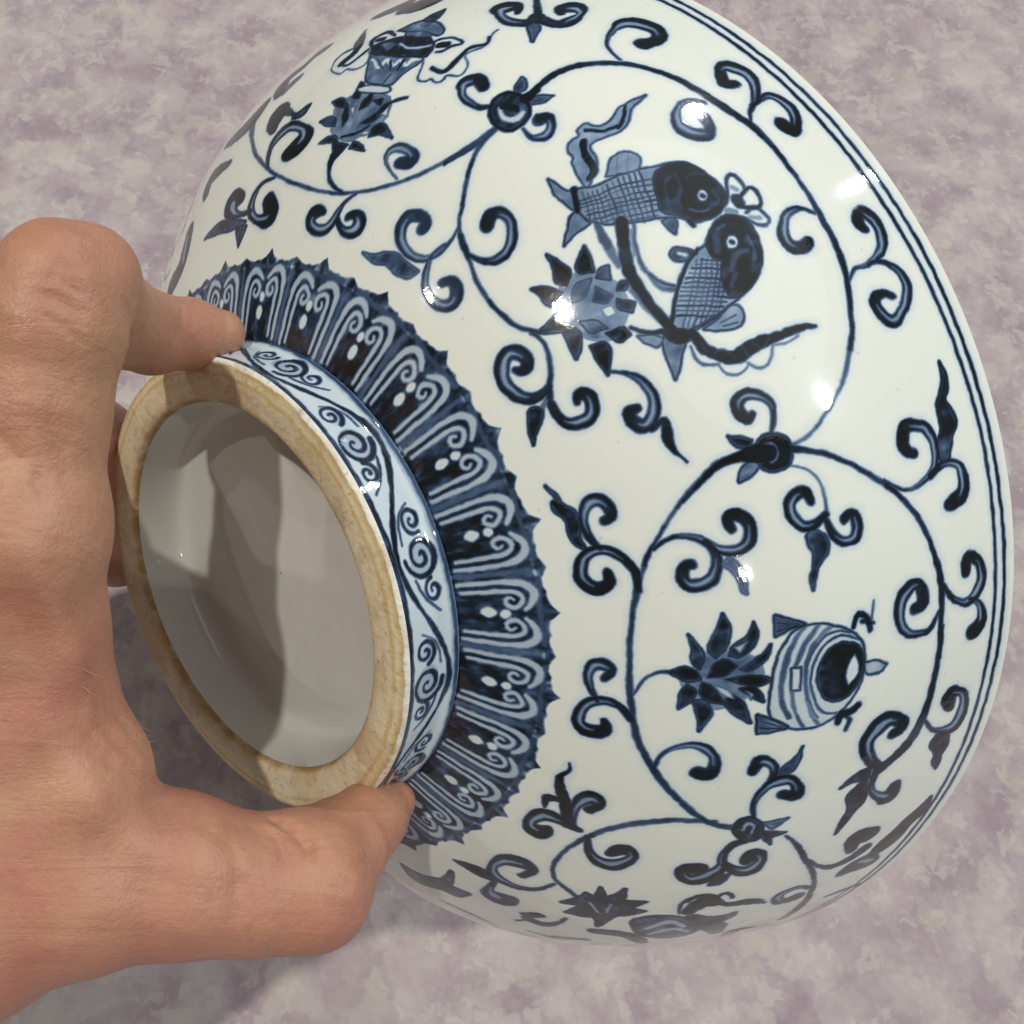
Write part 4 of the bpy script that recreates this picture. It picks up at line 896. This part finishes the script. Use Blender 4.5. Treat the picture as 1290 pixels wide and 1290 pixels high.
# ------------------------------------------------------------------ the hand: one skin grown round tapered bones
# x, y (units, camera axes), depth, radius
def node(px, py, d, rpx):
    d = d-.18
    return np.array([(px-PPX)/FOCAL_PX*d, (py-PPY)/FOCAL_PX*d, d, rpx/FOCAL_PX*d])
HAND_NODES = dict(
 wrist=(-260, 1230, 3.15, 190), wrist2=(-640, 1330, 3.2, 185), forearm=(-1150, 1500, 3.3, 225),
 palm0=(-60, 1120, 3.05, 158), palm1=(-110, 900, 3.1, 175), palm2=(10, 880, 3.0, 128),
 web=(75, 985, 3.02, 112), web2=(20, 800, 2.92, 114),
 imcp=(18, 660, 2.80, 113), imid=(38, 520, 2.75, 97), ipip0=(68, 400, 2.69, 92), ipip=(76, 362, 2.67, 78), ipipb=(112, 352, 2.72, 64),
 imd=(132, 398, 3.04, 64), idip=(190, 420, 3.33, 50), itipm=(240, 421, 3.47, 43), itip=(280, 421, 3.51, 30),
 tmc=(90, 1090, 3.05, 125), tmcp=(225, 1100, 3.10, 97), tprox=(310, 1113, 3.15, 82), tip0=(385, 1108, 3.22, 82), tipb=(412, 1128, 3.27, 50),
 tdist=(428, 1066, 3.36, 56), tpad=(468, 1030, 3.46, 42), ttip=(500, 1008, 3.53, 24),
 mmcp=(-90, 640, 3.45, 110), mpip=(20, 500, 3.95, 78), mdip=(118, 565, 4.50, 62), mtip=(146, 690, 4.74, 50),
 rmcp=(-150, 700, 3.75, 105), rpip=(-40, 520, 4.35, 72), rdip=(50, 585, 4.85, 58), rtip=(92, 700, 5.1, 47),
 lmcp=(-190, 800, 3.95, 95), lpip=(-110, 640, 4.55, 60), ldip=(-30, 690, 4.95, 50), ltip=(20, 780, 5.15, 42),
)
HAND_BONES = [('forearm','wrist2'),('wrist2','wrist'),('wrist','palm0'),('wrist','palm1'),('palm0','palm2'),('palm1','palm2'),('palm0','web'),('palm2','web'),('palm2','web2'),('web2','imcp'),('palm1','imcp'),
 ('imcp','imid'),('imid','ipip0'),('ipip0','ipip'),('ipip','ipipb'),('ipipb','imd'),('imd','idip'),('idip','itipm'),('itipm','itip'),
 ('palm0','tmc'),('web','tmc'),('tmc','tmcp'),('tmcp','tprox'),('tprox','tip0'),('tip0','tipb'),('tip0','tdist'),('tdist','tpad'),('tpad','ttip'),
 ('palm1','mmcp'),('mmcp','mpip'),('mpip','mdip'),('mdip','mtip'),('palm1','rmcp'),('rmcp','rpip'),('rpip','rdip'),('rdip','rtip'),
 ('palm1','lmcp'),('lmcp','lpip'),('lpip','ldip'),('ldip','ltip'),('imcp','mmcp'),('mmcp','rmcp'),('rmcp','lmcp')]
CHAIN = dict(m='middle', r='ring', l='little')
def make_hand():
    import openvdb
    nd = {k: node(*v) for k, v in HAND_NODES.items()}
    def grp(b):
        a, c = b
        if a[0] in 'mrl' and c[0] in 'mrl' and a[0] == c[0]: return a[0]
        if a in ('imd', 'idip', 'itipm') or b == ('ipipb', 'imd'): return 'i'
        return 'h'
    res = .014
    P_ = np.array(list(nd.values()))
    lo = (P_[:, :3]-P_[:, 3:]).min(0)-.08; hi = (P_[:, :3]+P_[:, 3:]).max(0)+.08
    lo[0] = max(lo[0], -3.6)
    n = np.ceil((hi-lo)/res).astype(int)
    ax = [lo[i]+res*np.arange(n[i]) for i in range(3)]
    fields = {}
    def sdf_add(f, pa, pb, k):
        R = max(pa[3], pb[3])+.25
        bl = np.minimum(pa[:3], pb[:3])-R; bh = np.maximum(pa[:3], pb[:3])+R
        sl = tuple(slice(int(np.clip((bl[i]-lo[i])/res, 0, n[i])), int(np.clip((bh[i]-lo[i])/res+1, 0, n[i]))) for i in range(3))
        if any(s_.stop <= s_.start for s_ in sl): return
        X = ax[0][sl[0]][:, None, None]-pa[0]; Y = ax[1][sl[1]][None, :, None]-pa[1]; Z = ax[2][sl[2]][None, None]-pa[2]
        d = pb[:3]-pa[:3]; L2 = d@d
        t = np.clip((X*d[0]+Y*d[1]+Z*d[2])/L2, 0, 1).astype(np.float32)
        ds = np.sqrt((X-t*d[0])**2+(Y-t*d[1])**2+(Z-t*d[2])**2)-(pa[3]*(1-t)+pb[3]*t)
        o = f[sl]; h = np.clip(.5+.5*(o-ds)/k, 0, 1)
        f[sl] = o*(1-h)+ds*h-k*h*(1-h)
    for b in HAND_BONES:
        g = grp(b)
        if g not in fields: fields[g] = np.full(n, .6, np.float32)
        sdf_add(fields[g], nd[b[0]], nd[b[1]], .06 if g == 'h' else .035)
    f = fields.pop('h')
    for g, o in fields.items():
        k = .03
        h = np.clip(.5+.5*(f-o)/k, 0, 1); f = f*(1-h)+o*h-k*h*(1-h)
    # folds and knuckle lines: the skin is pressed in along short lines found on its surface
    def on_skin(px, py):
        for d in np.arange(2.2, 4.6, .008):
            q = np.array([(px-PPX)/FOCAL_PX*d, (py-PPY)/FOCAL_PX*d, d]); c = np.round((q-lo)/res).astype(int)
            if (c >= 0).all() and (c < n).all() and f[tuple(c)] < 0: return q
        return None
    for pts, dep, wid in GROOVES:
        Q = [on_skin(*p) for p in pts]; Q = [q for q in Q if q is not None]
        for a, b in zip(Q[:-1], Q[1:]):
            R = wid*3; bl = np.minimum(a, b)-R; bh = np.maximum(a, b)+R
            sl = tuple(slice(int(np.clip((bl[i]-lo[i])/res, 0, n[i])), int(np.clip((bh[i]-lo[i])/res+2, 0, n[i]))) for i in range(3))
            X = ax[0][sl[0]][:, None, None]-a[0]; Y = ax[1][sl[1]][None, :, None]-a[1]; Z = ax[2][sl[2]][None, None]-a[2]
            d = b-a; L2 = d@d+1e-9; t = np.clip((X*d[0]+Y*d[1]+Z*d[2])/L2, 0, 1)
            ds = (X-t*d[0])**2+(Y-t*d[1])**2+(Z-t*d[2])**2
            bump = (dep*np.exp(-ds/wid**2)).astype(np.float32)
            f[sl] += bump*.6
    gr = openvdb.FloatGrid(.6); gr.copyFromArray(np.ascontiguousarray(f))
    pts, quads = gr.convertToQuads()
    pts = pts*res+lo
    me = bpy.data.meshes.new('hand'); me.from_pydata(to_world(pts).tolist(), [], quads.tolist())
    bm = bmesh.new(); bm.from_mesh(me)
    for _ in range(3): bmesh.ops.smooth_vert(bm, verts=bm.verts, factor=.5, use_axis_x=True, use_axis_y=True, use_axis_z=True)
    bmesh.ops.recalc_face_normals(bm, faces=bm.faces)
    bm.to_mesh(me); bm.free(); me.shade_smooth()
    o = bpy.data.objects.new('hand', me); col.objects.link(o)
    o['label'] = 'bare left hand gripping the bowl foot between thumb and bent forefinger'; o['category'] = 'hand'
    m, nt, b = mat('skin')
    tc = N(nt, 'ShaderNodeTexCoord').outputs['Object']
    n1 = noise(nt, tc, 26, 5, .6, .4); n2 = noise(nt, tc, 130, 4, .65); n3 = noise(nt, tc, 700, 2, .6)
    rp = ramp(nt, [(.30, (.35, .138, .087)), (.42, (.425, .19, .122)), (.54, (.48, .24, .150)), (.68, (.53, .305, .185))])
    nt.links.new(math_(nt, 'ADD', math_(nt, 'MULTIPLY', n1, .60), math_(nt, 'ADD', math_(nt, 'MULTIPLY', n2, .28), math_(nt, 'MULTIPLY', n3, .12))), rp.inputs['Fac'])
    r2 = ramp(nt, [(.48, (0, 0, 0)), (.70, (1, 1, 1))]); nt.links.new(noise(nt, tc, 36, 3, .55), r2.inputs['Fac'])
    c = mixc(nt, math_(nt, 'MULTIPLY', r2.outputs['Color'], .62), rp.outputs['Color'], (.43, .15, .12))
    r5 = ramp(nt, [(.56, (0, 0, 0)), (.72, (1, 1, 1))]); nt.links.new(noise(nt, tc, 17, 2, .5, .2), r5.inputs['Fac'])
    c = mixc(nt, math_(nt, 'MULTIPLY', r5.outputs['Color'], .45), c, (.47, .30, .165))
    sp = N(nt, 'ShaderNodeTexVoronoi', Scale=230.0); nt.links.new(tc, sp.inputs['Vector'])
    r6 = ramp(nt, [(.03, (1, 1, 1)), (.10, (0, 0, 0))]); nt.links.new(sp.outputs['Distance'], r6.inputs['Fac'])
    c = mixc(nt, math_(nt, 'MULTIPLY', r6.outputs['Color'], .22), c, (.27, .12, .08))
    nt.links.new(c, b.inputs['Base Color'])
    rr = math_(nt, 'MULTIPLY_ADD', n2, .25, .34); nt.links.new(rr, b.inputs['Roughness']); b.inputs['Specular IOR Level'].default_value = .42
    b.inputs['Subsurface Weight'].default_value = .18; b.inputs['Subsurface Radius'].default_value = (1, .35, .2); b.inputs['Subsurface Scale'].default_value = .003
    mp = nt.nodes.new('ShaderNodeVectorMath'); mp.operation = 'MULTIPLY_ADD'
    wn = nt.nodes.new('ShaderNodeTexNoise'); wn.inputs['Scale'].default_value = 260; nt.links.new(tc, wn.inputs['Vector'])
    nt.links.new(wn.outputs['Color'], mp.inputs[0]); mp.inputs[1].default_value = (.0022, .0022, .0022); nt.links.new(tc, mp.inputs[2])
    v1 = N(nt, 'ShaderNodeTexVoronoi', Scale=800.0, feature='DISTANCE_TO_EDGE'); nt.links.new(mp.outputs[0], v1.inputs['Vector'])
    r3 = ramp(nt, [(0, (0, 0, 0)), (.18, (1, 1, 1))]); nt.links.new(v1.outputs['Distance'], r3.inputs['Fac'])
    st = N(nt, 'ShaderNodeMapping'); st.inputs['Scale'].default_value = (40, 260, 60); st.inputs['Rotation'].default_value = (0, 0, .5); nt.links.new(tc, st.inputs['Vector'])
    wr = noise(nt, st.outputs['Vector'], 1.0, 4, .6, .6)
    h = math_(nt, 'ADD', math_(nt, 'MULTIPLY', r3.outputs['Color'], .08), math_(nt, 'ADD', math_(nt, 'MULTIPLY', noise(nt, tc, 420, 4, .65), .6), math_(nt, 'MULTIPLY', wr, 1.1)))
    bp = N(nt, 'ShaderNodeBump', Strength=.45, Distance=.0008); nt.links.new(h, bp.inputs['Height']); nt.links.new(bp.outputs['Normal'], b.inputs['Normal'])
    me.materials.append(m)
    # fine pale hairs in the web between thumb and forefinger
    hb = bmesh.new(); rg = np.random.default_rng(5)
    for k in range(30):
        px = rg.uniform(105, 190); py = 890+(px-112)*1.0+rg.uniform(-60, 40)
        q = on_skin(px, py)
        if q is None: continue
        ang = rg.normal(.75, .35); L = rg.uniform(.03, .07); dr = np.array([math.cos(ang), math.sin(ang), .1])
        P0 = [q+dr*L*u+np.array([0, 0, -.004-.02*u*(1-u)+.03*u]) for u in (0, .33, .66, 1)]
        ring = []
        for i, p in enumerate(P0):
            w = .0011*(1-.7*i/3)
            c = to_world(p); ring.append([hb.verts.new((c[0]+w*UNIT*math.cos(z), c[1]+w*UNIT*math.sin(z), c[2])) for z in (0, 2.1, 4.2)])
        for a, b in zip(ring[:-1], ring[1:]):
            for i in range(3): hb.faces.new((a[i], a[(i+1) % 3], b[(i+1) % 3], b[i]))
    hm = bpy.data.meshes.new('hair'); hb.to_mesh(hm); hb.free(); ho = bpy.data.objects.new('hair', hm); col.objects.link(ho)
    ho.parent = o; ho['kind'] = 'stuff'
    m2, nt2, b2 = mat('pale_hair'); b2.inputs['Base Color'].default_value = (.50, .30, .21, 1); b2.inputs['Roughness'].default_value = .4; hm.materials.append(m2)
    return o
GROOVES = [([(346, 1034), (362, 1040), (378, 1052), (388, 1066), (391, 1076)], .050, .020), ([(332, 1044), (346, 1054), (354, 1070), (356, 1086)], .016, .016), ([(318, 1040), (330, 1052), (336, 1068)], .010, .016),
 ([(44, 346), (66, 350), (92, 362), (112, 374)], .016, .014), ([(40, 368), (62, 374), (86, 386), (104, 398)], .020, .016), ([(38, 392), (60, 400), (82, 412), (98, 424)], .014, .014), ([(54, 330), (78, 334), (100, 342)], .010, .012),
 ([(0, 548), (22, 576), (44, 606), (56, 632)], .014, .018), ([(0, 585), (20, 610), (38, 640)], .012, .016), ([(0, 625), (18, 650), (30, 676)], .010, .016), ([(60, 520), (78, 560), (84, 600)], .008, .018),
 ([(170, 376), (162, 410), (168, 456)], .016, .016), ([(180, 386), (174, 420), (178, 452)], .012, .014), ([(230, 388), (226, 418), (230, 448)], .012, .014), ([(240, 390), (237, 418), (240, 444)], .008, .012),
 ([(430, 1100), (448, 1088), (462, 1084)], .010, .016), ([(420, 1120), (440, 1112), (452, 1112)], .010, .016), ([(408, 1138), (424, 1140), (438, 1146)], .010, .016),
 ([(262, 1044), (288, 1072), (300, 1110), (296, 1150)], .010, .028), ([(128, 872), (148, 900), (172, 930), (196, 952)], .012, .016), ([(116, 896), (140, 928), (172, 958)], .013, .016), ([(138, 958), (170, 975), (208, 986)], .012, .018), ([(104, 930), (134, 962), (164, 984)], .009, .016),
 ([(28, 700), (60, 760), (92, 830), (110, 900)], -.022, .07), ([(40, 900), (110, 1010), (190, 1064), (300, 1082)], -.030, .075), ([(-10, 780), (10, 880), (40, 980)], .022, .09), ([(120, 1140), (220, 1160), (330, 1160)], -.014, .06), ([(30, 430), (40, 520), (30, 600)], -.014, .05)]
hand = make_hand()
